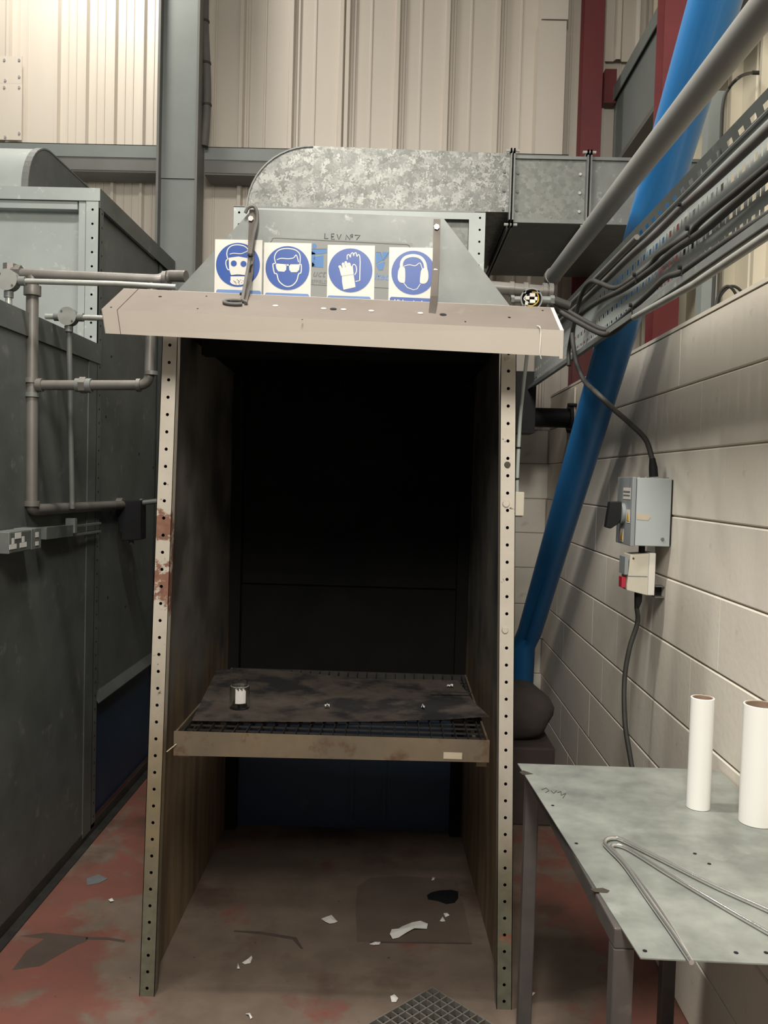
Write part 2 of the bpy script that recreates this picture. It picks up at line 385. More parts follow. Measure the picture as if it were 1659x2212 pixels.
for i in range(10):
    h = JZ[i+1]-JZ[i]; y = .9-(.225 if i % 2 else 0)
    while y < YB-.02:
        wd = min(.45, YB-y)
        child_copy(block_mesh(wd, h, 'y'), 'block', wr, (XW+random.uniform(-.0005, .0005), y, JZ[i])); y += .45
MB().box((XW-.002, -1.5, 2.185), (XW+.14, YB, 2.197)).build('coping', M['block'], wr)
MB().box((XW-.001, -1.5, 0), (XW+.06, .68, 2.185)).build('near_blocks', M['block'], wr)

wb = struct('wall_back', (-.5, YB, 0))
MB().box((-4.5, YB+.0065, 0), (XW+.2, YB+.16, 2.0)).build('core', M['mortar'], wb)
for i in range(9):
    h = (JZ[i+1]-JZ[i]); x = .03-(.225 if i % 2 else 0)
    while x < XW-.02:
        wd = min(.45, XW-x)
        child_copy(block_mesh(wd, h, 'x'), 'block', wb, (x, YB+random.uniform(-.0005, .0005), JZ[i])); x += .45
# profiled cladding: sheet made by sweeping a rib profile upwards
def clad(parent, axis, base, a0, a1, z0, z1, pitch, ribs, d, m, sgn=-1, name='cladding_sheet'):
    pts = [(a0, 0)]; a = a0
    while a < a1-1e-4:
        e = min(a+pitch, a1)
        for (u, dd) in ribs:
            if a+u < e-1e-4: pts.append((a+u, dd*d))
        a = e
    pts.append((a1, 0)); mb = MB(); n = len(pts); vs = []
    for z in (z0, z1):
        for (q, dd) in pts: vs.append((q, base+sgn*dd, z) if axis == 'x' else (base+sgn*dd, q, z))
    mb.add(vs, [(i, i+1, n+i+1, n+i) if axis == 'x' else (i+1, i, n+i, n+i+1) for i in range(n-1)])
    return mb.build(name, m, parent)
ribR = [(.0,0),(.008,1),(.030,1),(.040,.0),(.052,0),(.056,.35),(.068,.35),(.072,0),(.155,0),(.158,.15),(.168,.15),(.171,0)]
ribL = [(.0,0),(.006,1),(.022,1),(.032,0),(.07,0),(.073,.2),(.08,.2),(.083,0),(.12,0),(.123,.2),(.13,.2),(.133,0)]
xa = U(448, 200, YB).x
x0 = U(533, 200, YB).x-.307*1.0
clad(wb, 'x', YB, x0-.05, x0+.307*3, 1.98, 5.6, .307, ribR, .035, M['clad'])
clad(wb, 'x', YB-.004, x0+.307*3-.012, 1.60, 1.98, 5.6, .307, ribR, .035, M['clad'])
xl = U(125, 200, YB).x
clad(wb, 'x', YB-.006, xl-.012, xl+.178*4, 1.98, 5.6, .178, ribL, .03, M['clad'])
clad(wb, 'x', YB, xl-.32*6, xl, 1.98, 5.6, .32, ribL, .03, M['clad'])
MB().box((-4.5, YB+.02, 2.0), (1.62, YB+.12, 5.6)).build('lining', M['clad'], wb)

XC = 1.46
wu = struct('trim_1', (XC, 2.5, 2.2))   # upper cladding above the block wall on the right
clad(wu, 'y', XC, -1.5, 2.9, 2.05, 5.6, .32, ribR, .045, M['clad_yellow'])
clad(wu, 'y', XC+.004, 2.9, YB, 2.05, 5.6, .32, ribR, .045, M['clad_yellow'])
MB().box((XC+.03, -1.5, 2.05), (XC+.1, YB+.1, 5.6)).build('lining', M['clad_yellow'], wu)

# boxed corner trim beside the back cladding
p0 = U(1160, 200, 5.24); p1 = U(1219, 200, 5.24)
t = MB(); zj = U(1180, 43, 5.24).z
t.box((p0.x, 5.24, 2.75), (p1.x, YB, zj-.003)).box((p0.x+.012, 5.232, zj+.002), (p1.x+.006, YB, 5.6))
tb = t.build('trim_2', M['clad']); tag(tb, kind='structure')

# steel frame
def steel(name, label, parts, m, cat='steel post', group=None):
    o = thing(name, label, cat, parts[0][1][0] if False else (0, 0, 0), group)
    return o
# grey column: H section, web facing the room
zc0, zc1 = 0, 5.6
pcl = U(338, 300, 5.0); pcr = U(433, 300, 5.0); pw = U(358, 300, 5.0)
col = thing('steel_column', 'pale grey painted steel column rising behind the left side of the booth hood', 'column', ((pcl.x+pcr.x)/2, 5.05, 0))
MB().box((pcl.x, 5.0, zc0), (pcl.x+.014, 5.17, zc1)).build('flange', M['steelshade'], col)
MB().box((pcr.x-.030, 5.0, zc0), (pcr.x-.016, 5.17, zc1)).build('flange', M['steelshade'], col)
zs = U(390, 388, 5.07).z
MB().box((pcl.x+.014, 5.06, zc0), (pcr.x-.03, 5.075, zs-.002)).build('web', M['steelpaint'], col)
MB().box((pcl.x+.014, 5.056, zs+.002), (pcr.x-.03, 5.071, zc1)).build('web', M['steelpaint'], col)

def girt(xA, xB, label):
    zt = U((338 if xA < -1.6 else 435), (318 if xA < -1.6 else 321), 5.2).z; 
    g = thing('sheeting_rail', label, 'rail', ((xA+xB)/2, 5.27, zt-.12))
    MB().box((xA, 5.17, zt-.075), (xB, 5.175, zt)).build('lip', M['steelpaint'], g)
    MB().box((xA, 5.17, zt-.004), (xB, 5.365, zt)).build('top_flange', M['steelpaint'], g)
    MB().box((xA, 5.175, zt-.15), (xB, 5.18, zt-.075)).box((xA, 5.18, zt-.16), (xB, 5.362, zt-.15)).build('web', M['steelshade'], g)  # darker tone paints the shade below the lip
    return g
girt(-4.4, pcl.x-.002, 'dull grey sheeting rail across cream cladding left of the steel column')
girt(pcr.x-.014, .955, 'dull grey sheeting rail across cream cladding between column and the spangled duct')

def hpost(px0, px1, py, Y, label, z0, z1, grp=None):
    a = U(px0, py, Y); b = U(px1, py, Y)
    o = thing('steel_post', label, 'post', ((a.x+b.x)/2, Y+.05, z0))
    MB().box((a.x, Y, z0), (b.x, Y+.008, z1)).build('front_flange', M['red'], o)
    MB().box(((a.x+b.x)/2-.004, Y+.008, z0), ((a.x+b.x)/2+.004, Y+.11, z1)).build('web', M['red'], o)
    MB().box((a.x, Y+.11, z0), (b.x, Y+.118, z1)).build('rear_flange', M['red'], o)
    return o
hpost(1259, 1302, 165, 5.1, 'dark red steel post in the far right corner, beside the beige corner trim', 2.2, 5.6)
hpost(1413, 1467, 650, 3.62, 'dark red steel post above block wall, half hidden by the blue pipe', 2.2, 5.6)
t = MB().box((U(1303, 150, 5.36).x, 5.365, U(1310, 212, 5.24).z), (U(1338, 150, 5.24).x, 5.30, U(1310, 138, 5.24).z)).build('bracket', M['red']); tag(t, 'short dark red steel cleat just under the cut cladding sheet end', 'bracket')
# cut sheet end
YE = 5.355; zb = U(1340, 133, YE).z; xA = U(1308, 100, YE).x; xB = U(1379, 100, YE).x
pr = [(xA, 0), (xA+.05, 0), (xA+.06, -.03), (xA+.085, -.03), (xA+.1, 0), (xB-.02, 0), (xB, -.02)]
mb = MB()
for i in range(len(pr)-1):
    (u0, d0), (u1, d1) = pr[i], pr[i+1]
    zz0 = zb+(.08 if i == 5 else 0) if i == 5 else zb; zz1 = zb+.09 if i == 5 else zb
    if i == 5: zz0 = zb
    mb.add([(u0, YE+d0, zz0), (u1, YE+d1, zz1), (u1, YE+d1, 5.5), (u0, YE+d0, 5.5), (u0, YE+.003+d0, zz0), (u1, YE+.003+d1, zz1), (u1, YE+.003+d1, 5.5), (u0, YE+.003+d0, 5.5)],
           [(0,1,2,3),(7,6,5,4),(0,4,5,1)])
t = mb.build('sheet_end', M['clad']); tag(t, 'short ribbed cream cladding offcut with clipped corner hanging beside red corner post', 'cladding')
# rail along the right wall, high up
XR = 1.235
eA = UX(1290, 252, XR); eB = UX(1345, 336, XR)
rl = thing('eaves_rail', 'long deep grey steel channel running high along the right wall towards the camera', 'rail', (XR+.06, 3, eB.z))
MB().box((XR, .6, eA.z-.085), (XR+.006, 5.36, eA.z)).build('lip', M['steelpaint'], rl)
MB().box((XR+.006, .6, eA.z-.006), (XR+.16, 5.36, eA.z)).build('top_flange', M['steelpaint'], rl)
MB().box((XR+.022, .6, eB.z+.006), (XR+.028, 5.36, eA.z-.006)).build('web', M['steelpaint'], rl)
MB().box((XR, .6, eB.z), (XR+.16, 5.36, eB.z+.006)).box((XR, .6, eB.z+.006), (XR+.005, 5.36, eB.z+.03)).build('bottom_flange', M['steelshade'], rl)  # shade along the bottom of the channel is in the colour
# grey flashing post
a = U(1527, 350, 3.1); b = U(1560, 350, 3.1)
t = MB().box((a.x, 3.1, 2.2), (b.x, 3.16, 3.05)).build('flashing_post', M['steelpaint']); tag(t, 'slim pale grey steel flashing post above the block wall behind the cable tray', 'post')
# patch plates far left on cladding
for (ya, yb, lb) in ((122, 180, 'small upper cream patch plate screwed to cladding at far left'), (181, 302, 'taller lower cream patch plate screwed to cladding at far left')):
    q0 = U(-60, yb, YB-.045); q1 = U(48, ya, YB-.045)
    pp = thing('patch_plate', lb, 'plate', ((q0.x+q1.x)/2, YB-.045, q0.z))
    MB().box((q0.x, YB-.047, q0.z+.004), (q1.x, YB-.042, q1.z)).build('plate', M['clad'], pp)
    for (sx, sy) in (((10, 44) if ya < 150 else (10, 44))[0], ya+8), (42, ya+8), (12, yb-6), (42, yb-14):
        s = U(sx, sy, YB-.047); MB().cyl(s, (0,-1,0), .008, .006, 8).build('screw', M['bolt'], pp)
# flexible conduit up the column
a = U(441, 316, 5.12)
pts = [(a.x+.012*math.sin(k*.7), 5.12, a.z+k*.12) for k in range(13)]
fc = thing('cable_bundle', 'dark cable bundle strapped up the right edge of the grey column', 'cable', (a.x, 5.12, a.z))
MB().tube(catmull(pts, 4), .024, 10).build('bundle', M['cable_grey'], fc, True)
for k in (2, 4, 6, 8, 10, 12):
    MB().cyl((pts[k][0], 5.12, pts[k][2]-.006), (0,0,1), .028, .012, 12).build('cable_tie', M['cable'], fc)
# arched cable on the right upper wall
ac = thing('armoured_cable', 'thin black cable arching off yellowed cladding down beside the flashing post', 'cable', tuple(U(1556, 620, 3.05)))
pts = [UX(1625, 157, 1.40), U(1600, 165, 3.0), U(1575, 190, 3.05), U(1562, 225, 3.06), U(1557, 320, 3.07), U(1548, 500, 3.07), U(1538, 690, 3.07)]
MB().tube(catmull(pts, 8), .006, 8).build('cable', M['cable'], ac, True)
MB().cyl(UX(1625, 157, 1.395), (1,0,0), .008, .06, 10).build('gland', M['cable'], ac)
for k, (c0, rx) in enumerate(((1572, 26), (1583, 34))):
    pts = [U(c0-rx, 672, 3.02+.03*k), U(c0-rx*.8, 640, 3.02), U(c0-rx*.1, 618, 3.0), U(c0+rx*.6, 632, 3.0), U(c0+rx, 668, 3.02)]
    t = MB().tube(catmull(pts, 8), .005, 8).build('cable_loop', M['cable'], None, True)
    tag(t, ('smaller left' if k == 0 else 'larger right')+' loop of thin black cable rising over the top of the block wall', 'cable')

# ------------------------------------------------------------------ extraction booth
YF = 2.63; YP = 3.98; ZT = 2.12
def xl_(z): return -.770+.018*z
def xr_(z): return .402-.026*z
booth = thing('extraction_booth', 'open fronted extraction booth with sooty black inside and cream holed front posts', 'booth', (-.18, 3.3, 0))
PW = .048
for side in (0, 1):
    mt = M['post_l'] if side == 0 else M['post_r']
    def ox(z): return xl_(z) if side == 0 else xr_(z)
    def ix(z): return ox(z)+(PW if side == 0 else -PW)
    # front post: holed face, closed sides
    mb = MB(); n = 40; dz = ZT/n
    for i in range(n):
        z0, z1 = i*dz, (i+1)*dz; zm = (z0+z1)/2
        P = lambda u, z: Vector((ox(z)+(ix(z)-ox(z))*u, YF, z))
        outer = [P(0,z0),P(.5,z0),P(1,z0),P(1,zm),P(1,z1),P(.5,z1),P(0,z1),P(0,zm)]
        c = P(.5, zm); inner = [c+(q-c).normalized()*.0052 for q in outer]
        fs = [(k, (k+1) % 8, 8+(k+1) % 8, 8+k) for k in range(8)]
        if side == 1: fs = [f[::-1] for f in fs]
        mb.add(outer+inner, fs)
    mb.build('front_post', mt, booth)
    for (xx) in (ox, ix):
        s = 1 if xx is ox else -1
        MB().loft([(xx(0), YF, 0), (xx(0), YF+.035, 0), (xx(0)+.002*(1 if (side == 0) == (xx is ox) else -1), YF+.035, 0), (xx(0)+.002*(1 if (side == 0) == (xx is ox) else -1), YF, 0)],
                  [(xx(ZT), YF, ZT), (xx(ZT), YF+.035, ZT), (xx(ZT)+.002*(1 if (side == 0) == (xx is ox) else -1), YF+.035, ZT), (xx(ZT)+.002*(1 if (side == 0) == (xx is ox) else -1), YF, ZT)]).build('post_return', mt, booth)
    MB().loft([(ox(0), YF+.035, 0), (ix(0), YF+.035, 0), (ix(0), YF+.037, 0), (ox(0), YF+.037, 0)],
              [(ox(ZT), YF+.035, ZT), (ix(ZT), YF+.035, ZT), (ix(ZT), YF+.037, ZT), (ox(ZT), YF+.037, ZT)]).build('post_back', M['soot'], booth)
    # cheek: thin sheet between post and plenum; outer galvanised, inner sooty
    a0, a1 = ox(0)+(.006 if side == 0 else -.006), ox(ZT)+(.006 if side == 0 else -.006)
    e = .010 if side == 0 else -.010
    bx = -.775 if side == 0 else .345
    MB().loft([(a0, YF+.037, 0), (a0+e*.4, YF+.037, 0), (bx+e*.4, YP, 0), (bx, YP, 0)],
              [(a1, YF+.037, ZT), (a1+e*.4, YF+.037, ZT), (bx+e*.4, YP, ZT), (bx, YP, ZT)]).build('outer_sheet', M['galv'], booth)
    MB().loft([(a0+e*.5, YF+.037, 0), (a0+e*1.0, YF+.037, 0), (bx+e*1.0, YP, 0), (bx+e*.5, YP, 0)],
              [(a1+e*.5, YF+.037, ZT), (a1+e*1.0, YF+.037, ZT), (bx+e*1.0, YP, ZT), (bx+e*.5, YP, ZT)]).build('inner_sheet', M['cheek'], booth)
    # inner rear frame stanchion
    q = bx+(.012 if side == 0 else -.012)
    MB().box((q, YP-.06, 0), (q+(.05 if side == 0 else -.05), YP-.002, ZT-.02)).build('rear_stanchion', M['soot'], booth)
# bolts on right post
for (px, py, r_) in ((1095, 775, .009), (1096, 1004, .010), (1093, 1088, .012), (1091, 1361, .011)):
    c = U(px, py, YF-.0005); MB().cyl(c, (0,-1,0), r_, .005, 12, r_*.8).build('bolt_head', M['post_r'] if py != 1004 else M['strap'], booth, True)
# roof and header
MB().prism([(xl_(ZT), YF+.01, ZT+.001), (xr_(ZT), YF+.01, ZT+.001), (.349, YP+.01, ZT+.001), (-.779, YP+.01, ZT+.001)], (0, 0, .012)).build('roof', M['galv'], booth)
MB().prism([(xl_(ZT)+.012, YF+.04, ZT-.004), (xr_(ZT)-.012, YF+.04, ZT-.004), (.340, YP-.002, ZT-.004), (-.769, YP-.002, ZT-.004)], (0, 0, .003)).build('roof_lining', M['soot'], booth)
MB().box((xl_(ZT)+.05, YF+.30, ZT-.06), (xr_(ZT)-.05, YF+.315, ZT)).box((xl_(ZT)+.05, YF+.30, ZT-.064), (xr_(ZT)-.05, YF+.36, ZT-.06)).build('header', M['soot'], booth)
# back: filter louvres above, blue sheet below
MB().box((-.775, YP, .66), (.345, YP+.01, ZT)).build('back_sheet', M['soot'], booth)
for k in range(2):
    z = 1.15+k*.4
    MB().slab([(-.71, YP-.02, z), (.28, YP-.02, z), (.28, YP-.003, z+.05), (-.71, YP-.003, z+.05)], (0, .002, .002)).build('louvre', M['soot'], booth)
MB().box((-.775, YP, 0), (.345, YP+.01, .66)).build('lower_back_sheet', M['navy'], booth)
for px in (760, 830):
    a = U(px, 1700, YP-.004); MB().box((a.x-.01, YP-.01, .05), (a.x+.01, YP-.002, .66)).build('seam', M['navy'], booth)
# hood plate
hp = [U(357, 636, YF+.04), U(1130, 676, YF+.04), U(957, 470, YF+.04), U(545, 452, YF+.04)]
hp[0].z -= .03; hp[1].z -= .03
MB().prism(hp, (0, .003, 0)).build('hood_plate', M['galv'], booth)

# plenum behind
plen = thing('plenum_chamber', 'tall galvanised plenum box with holed corner posts under the spangled duct', 'plenum', (-.2, 4.5, 0))
PL = U(505, 455, 4.0).x; PR_ = U(1049, 463, 4.0).x; PZ = U(780, 452, 4.0).z
MB().box((PL+.002, 4.03, 0.0), (PL+.006, 5.12, PZ)).build('side_sheet', M['galv'], plen); MB().box((PR_-.006, 4.03, 0), (PR_-.002, 5.12, PZ)).build('side_sheet', M['galv'], plen)
MB().box((PL, 4.0, PZ-.003), (PR_, 5.12, PZ+.004)).build('top_sheet', M['galv'], plen)
for s in (0, 1):
    xa_, xb_ = (PL, PL+.05) if s == 0 else (PR_-.05, PR_)
    mb = MB(); hole_strip(mb, (xa_, 4.0, ZT-.1), (0,0,1), (1,0,0), PZ-ZT+.1, .05, .055, .0055)
    if mb.f: mb.f = [f for f in mb.f]
    mb.build('corner_post', M['galv_pale'], plen)
    MB().box((xa_, 4.028, 0), (xb_, 4.032, PZ-.004)).build('post_back', M['soot'], plen)  # near-black backing stands in for shade behind the post holes
MB().box((PL+.05, 4.0, PZ-.035), (PR_-.05, 4.004, PZ-.004)).build('top_rail', M['galv_pale'], plen)
for q_ in (PL+.05, PR_-.075): MB().box((q_, 4.0, ZT), (q_+.025, 4.006, PZ-.035)).build('frame_lip', M['galv_pale'], plen)
MB().box((PL+.075, 4.035, ZT-.1), (PR_-.075, 4.04, PZ-.02)).build('front_sheet', M['spangle_dull'], plen)

# duct
DY0, DY1 = 4.02, 5.08; DB = PZ+.008; DT = U(900, 320, DY0).z
duct = thing('spangled_duct', 'rectangular galvanised duct with rounded bright spangled elbow crossing above the booth', 'duct', (.2, 4.6, DB))
xe = U(535, 400, DY0).x; xj1 = U(1105, 400, DY0).x; xj2 = U(1270, 400, DY0).x; xend = 1.44
prof = [(xe, DB)]
rr = .30
for k in range(13):
    th = math.pi-(math.pi/2)*k/12
    prof.append((xe+rr+rr*math.cos(th), DT-rr+rr*math.sin(th)) if DT-rr > DB else (xe+rr+rr*math.cos(th), DB+(DT-DB)*math.sin(th)))
prof += [(xj1, DT-.015), (xj1, DB-.0)]
MB().prism([(x, DY0, z) for x, z in prof], (0, DY1-DY0, 0)).build('elbow_section', M['spangle'], duct, True)
mb = MB()
for i in range(1, 14):
    a, b = prof[i], prof[min(i+1, 13)]
    if a != b: mb.bar((a[0], DY0-.001, a[1]-.003), (b[0], DY0-.001, b[1]-.003), .006, .014, up=(0,1,0))
mb.bar((xe+.003, DY0-.001, DB), (xe+.003, DY0-.001, prof[1][1]), .012, .008, up=(0,1,0))
mb.build('folded_seam', M['galv'], duct)
zt1 = DT-.03; zb1 = U(1180, 478, DY0).z
for (u0, u1, nm) in ((xj1+.006, xj2-.006, 'middle_section'), (xj2+.012, xend, 'end_section')):
    MB().box((u0, DY0+.012, zb1), (u1, DY1-.01, zt1)).build(nm, M['spangle_dull'] if nm[0] == 'm' else M['galv'], duct)
    MB().box((u0+.004, DY0-.001, zb1-.008), (u1, DY0+.011, zb1+.010)).build('edge_strip', M['galv'], duct); MB().box((u0+.004, DY0, zt1-.006), (u1, DY0+.011, zt1+.008)).build('edge_strip', M['galv'], duct)
    MB().box((u0, DY0+.012, zb1-.003), (u1, DY1-.01, zb1-.0005)).build('underside', M['galv_dark'], duct)  # darker sheet: underside shade painted into the metal colour
for xj in (xj1, xj2):
    fg = MB()
    for dx in (-.011, .004):
        fg.box((xj+dx, DY0-.028, zb1-.03), (xj+dx+.006, DY0+.012, zt1+.03)).box((xj+dx, DY0-.028, zb1-.03), (xj+dx+.006, DY1+.01, zb1-.004)).box((xj+dx, DY0-.028, zt1+.006), (xj+dx+.006, DY1+.01, zt1+.03))
    fo = fg.build('flange', M['galv'], duct)
    for z in (zb1-.022, zt1+.024):
        MB().cyl((xj-.03, DY0-.01, z), (1,0,0), .007, .06, 8).build('flange_bolt', M['bolt'], fo)
    for z in [zb1+.05+k*.085 for k in range(3)]:
        for dx in ((-.035, .028) if xj == xj1 else (-.035,)):
            MB().cyl((xj+dx, DY0+(.012 if xj+dx > xj1 else 0), z), (0,-1,0), .007, .006, 8).build('rivet', M['bolt'] if (xj == xj2) else M['galv_dark'], fo)

# shelf (grating tray) inside the booth
ZS = .84
shelf = thing('grating_shelf', 'stained metal shelf with open bar grating set across the booth', 'shelf', (-.18, 3.1, ZS-.1))
sl = U(375, 1607, 2.56); sr = U(1057, 1626, 2.56)
ztl, zbl = U(375, 1580, 2.56).z, U(375, 1632, 2.56).z; ztr, zbr = U(1056, 1600, 2.56).z, U(1056, 1647, 2.56).z
XSL, XSR = sl.x, sr.x
MB().loft([(XSL, 2.56, zbl), (XSL, 2.566, zbl), (XSL, 2.566, ztl), (XSL, 2.56, ztl)], [(XSR, 2.56, zbr), (XSR, 2.566, zbr), (XSR, 2.566, ztr), (XSR, 2.56, ztr)]).build('front_rail', M['rail'], shelf)
ZG = min(ztl, ztr)-.004
for xx in (XSL, XSR-.006):
    MB().box((xx, 2.566, ZG-.05), (xx+.006, 3.46, ZG)).build('side_rail', M['rail'], shelf)
MB().box((XSL+.006, 3.454, ZG-.05), (XSR-.006, 3.46, ZG)).build('back_rail', M['grate'], shelf)
gb = MB().box((-.0015, 0, -.028), (.0015, 1.30, 0)); me = None
nb = 25
for k in range(nb):
    x = XSL+.02+(XSR-XSL-.04)*k/(nb-1)
    if me is None:
        o = MB().box((x-.0015, 2.568, ZG-.030), (x+.0015, 3.452, ZG-.002)).build('grating_bar', M['grate'], shelf); me = o.data; xx0 = x
    else:
        o = bpy.data.objects.new('grating_bar', me); COL.objects.link(o); o.parent = shelf; o.location = (x-xx0, 0, 0)
for k in range(17):
    y = 2.59+k*.05
    MB().box((XSL+.008, y-.002, ZG-.016), (XSR-.008, y+.002, ZG-.010)).build('cross_bar', M['grate'], shelf)
MB().box((XSL-.004, 2.64, ZG-.10), (XSL+.03, 3.5, ZG-.052)).build('runner', M['rail'], shelf); MB().box((XSR-.03, 2.64, ZG-.10), (XSR+.002, 3.5, ZG-.052)).build('runner', M['rail'], shelf)
a = U(978, 1640, 2.557); tp = MB().box((a.x-.028, 2.5585, U(978, 1640, 2.557).z), (a.x+.028, 2.5595, U(978, 1626, 2.557).z)).build('tape_patch', M['tape'], shelf)
tag(MB().tube(catmull([U(381, 1607, 2.555), U(370, 1616, 2.55), U(360, 1624, 2.545)], 4), .0016, 6).build('wire_end', M['tape']), 'tiny pale wire end poking out at left corner of the shelf front rail', 'wire')
# wavy mat
mb = MB(); nx, ny = 44, 26; zt = ZG+.003
c00, c10, c11, c01 = UZ(415, 1556, zt+.003), UZ(1057, 1560, zt+.003), UZ(988, 1462, zt+.02), UZ(470, 1442, zt+.02)
vs = []
for lay in (0, 1):
    for j in range(ny+1):
        for i in range(nx+1):
            u, v = i/nx, j/ny
            p = (c00*(1-u)+c10*u)*(1-v)+(c01*(1-u)+c11*u)*v
            z = zt+.004+.006*math.sin(u*7+1)*v+.008*math.sin(u*4.2+.5)*v*v+.004*abs(math.sin(u*5+v*3))+(.012*max(0, u-.85)/.15*max(0, 1-v*3))
            y = p.y-(.018*math.sin(u*5.5) if j == 0 else .018*math.sin(u*5.5)*(1-v))
            vs.append((p.x, y, z-(.0025 if lay else 0)))
N1 = (nx+1)*(ny+1)
idx = lambda i, j, l: l*N1+j*(nx+1)+i
fs = [(idx(i,j,0), idx(i+1,j,0), idx(i+1,j+1,0), idx(i,j+1,0)) for j in range(ny) for i in range(nx)]
fs += [(idx(i,j+1,1), idx(i+1,j+1,1), idx(i+1,j,1), idx(i,j,1)) for j in range(ny) for i in range(nx)]
fs += [(idx(i,0,1), idx(i+1,0,1), idx(i+1,0,0), idx(i,0,0)) for i in range(nx)]
fs += [(idx(0,j+1,1), idx(0,j,1), idx(0,j,0), idx(0,j+1,0)) for j in range(ny)]+[(idx(nx,j,1), idx(nx,j+1,1), idx(nx,j+1,0), idx(nx,j,0)) for j in range(ny)]
mb.add(vs, fs); t = mb.build('rubber_mat', M['mat'], None, True); tag(t, 'large sooty black mat lying wavy over the shelf grating in the booth', 'mat')
ZM = zt+.011
# jar
jc = UZ(517, 1528, ZM+.002)
jar = thing('glass_jar', 'small clear glass jar with torn white label on the sooty mat', 'jar', tuple(jc))
jr = .032; jh = .086
pts = [(0,0),(jr*.9,0),(jr,.004),(jr,jh-.018),(jr*.82,jh-.010),(jr*.82,jh),(jr*.74,jh),(jr*.74,jh-.010),(jr*.9,jh-.020),(jr*.9,.005),(0,.005)]
n = 24; vs = []; fs = []
for (r0, z0) in pts:
    for k in range(n): vs.append(jc+Vector((r0*math.cos(2*math.pi*k/n), r0*math.sin(2*math.pi*k/n), z0)))
for i in range(len(pts)-1):
    for k in range(n): fs.append((i*n+k, i*n+(k+1) % n, (i+1)*n+(k+1) % n, (i+1)*n+k))
MB().add(vs, fs).build('body', M['glass'], jar, True)
mb = MB(); rl_ = jr+.0006
A = [math.pi*1.42+k*.12 for k in range(10)]
for i in range(9):
    zt_ = .070-.004*((i*7) % 3); 
    mb.add([jc+Vector((rl_*math.cos(q), rl_*math.sin(q), z)) for q, z in ((A[i], .020), (A[i+1], .020), (A[i+1], zt_), (A[i], zt_))], [(0,1,2,3)])
mb.build('label_paper', M['paper'], jar)
MB().tube([jc+Vector((jr*.9*math.cos(k*.5236), jr*.9*math.sin(k*.5236), jh-.014)) for k in range(13)], .0018, 6).build('neck_ring', M['bolt'], jar)
def scrap(px, py, z, w, h, label, ang=0, fold=.3, m='paper', seed=1, name='paper_scrap', cat='paper', thick=.0012, curl=.008):
    rnd = random.Random(seed); c = UZ(px, py, z); n = 11; ring = []
    for k in range(n):
        th = 2*math.pi*k/n; q = .72+.38*rnd.random()
        x, y = math.cos(th)*w/2*q, math.sin(th)*h/2*q
        ring.append(Vector((x*math.cos(ang)-y*math.sin(ang), x*math.sin(ang)+y*math.cos(ang), .001+curl*rnd.random()*fold*3)))
    top = [c+p+Vector((0,0,thick)) for p in ring]; bot = [c+p for p in ring]
    mb = MB(); cc = c+Vector((0,0,.0015+thick+curl*.6*rnd.random())); 
    mb.add(top+[cc]+bot+[cc-Vector((0,0,thick))], [(k, (k+1) % n, n) for k in range(n)]+[(n+1+(k+1) % n, n+1+k, 2*n+1) for k in range(n)]+[(k, n+1+k, n+1+(k+1) % n, (k+1) % n) for k in range(n)])
    t = mb.build(name, M[m]); return tag(t, label, cat)
scrap(707, 1527, ZM, .018, .020, 'tiny crumpled white paper bit near the middle of the sooty mat', seed=3, curl=.012)
scrap(914, 1530, ZM, .014, .026, 'tiny crumpled white paper bit right of centre on the sooty mat', seed=4, curl=.014)
scrap(972, 1484, ZM, .024, .012, 'tiny white paper bit at the far right back of the sooty mat', seed=5, curl=.010)
a = UZ(1020, 1502, ZM); b = UZ(930, 1500, ZM)
t = MB().bar(a+Vector((0,0,.009)), b+Vector((0,0,.009)), .006, .003).build('metal_strip', M['grate']); tag(t, 'thin dark metal strip lying near right edge of the sooty mat', 'strip')

# ------------------------------------------------------------------ hood signs and plates
YS = YF+.0385
PXM = (YF+.04)/F
def px2(px, py, d=0): return U(px, py, YS-d)
def flatpoly(mb, pts, d, up=True):
    p = [px2(x, y, d) for x, y in pts]
    nrm = Vector((0,0,0))
    for i in range(len(p)): nrm += (p[i]-p[0]).cross(p[(i+1) % len(p)]-p[0])
    if nrm.y > 0: p = p[::-1]
    mb.add(p, [tuple(range(len(p)))])
def ribbon(mb, pts, wpx, d, closed=False):
    n = len(pts); wpx = wpx*.82 if 2 <= wpx < 5 else wpx
    segs = range(n if closed else n-1)
    L_, R_ = [], []
    for i in range(n):
        a = pts[(i-1) % n] if (closed or i > 0) else pts[i]; b = pts[(i+1) % n] if (closed or i < n-1) else pts[i]
        dx, dy = b[0]-a[0], b[1]-a[1]; l = math.hypot(dx, dy) or 1
        L_.append((pts[i][0]-dy/l*wpx/2, pts[i][1]+dx/l*wpx/2)); R_.append((pts[i][0]+dy/l*wpx/2, pts[i][1]-dx/l*wpx/2))
    for i in segs:
        j = (i+1) % n
        p = [px2(*L_[i], d), px2(*L_[j], d), px2(*R_[j], d), px2(*R_[i], d)]
        nrm = (p[1]-p[0]).cross(p[2]-p[0])
        if nrm.y > 0: p = p[::-1]
        mb.add(p, [(0,1,2,3)])
def sm(pts, k=5):
    return [(p.x, p.y) for p in catmull([Vector((x, y, 0)) for x, y in pts], k)]
def circ(cx, cy, r, n=40, ry=None): return [(cx+r*math.cos(2*math.pi*k/n), cy+(ry or r)*math.sin(2*math.pi*k/n)) for k in range(n)]
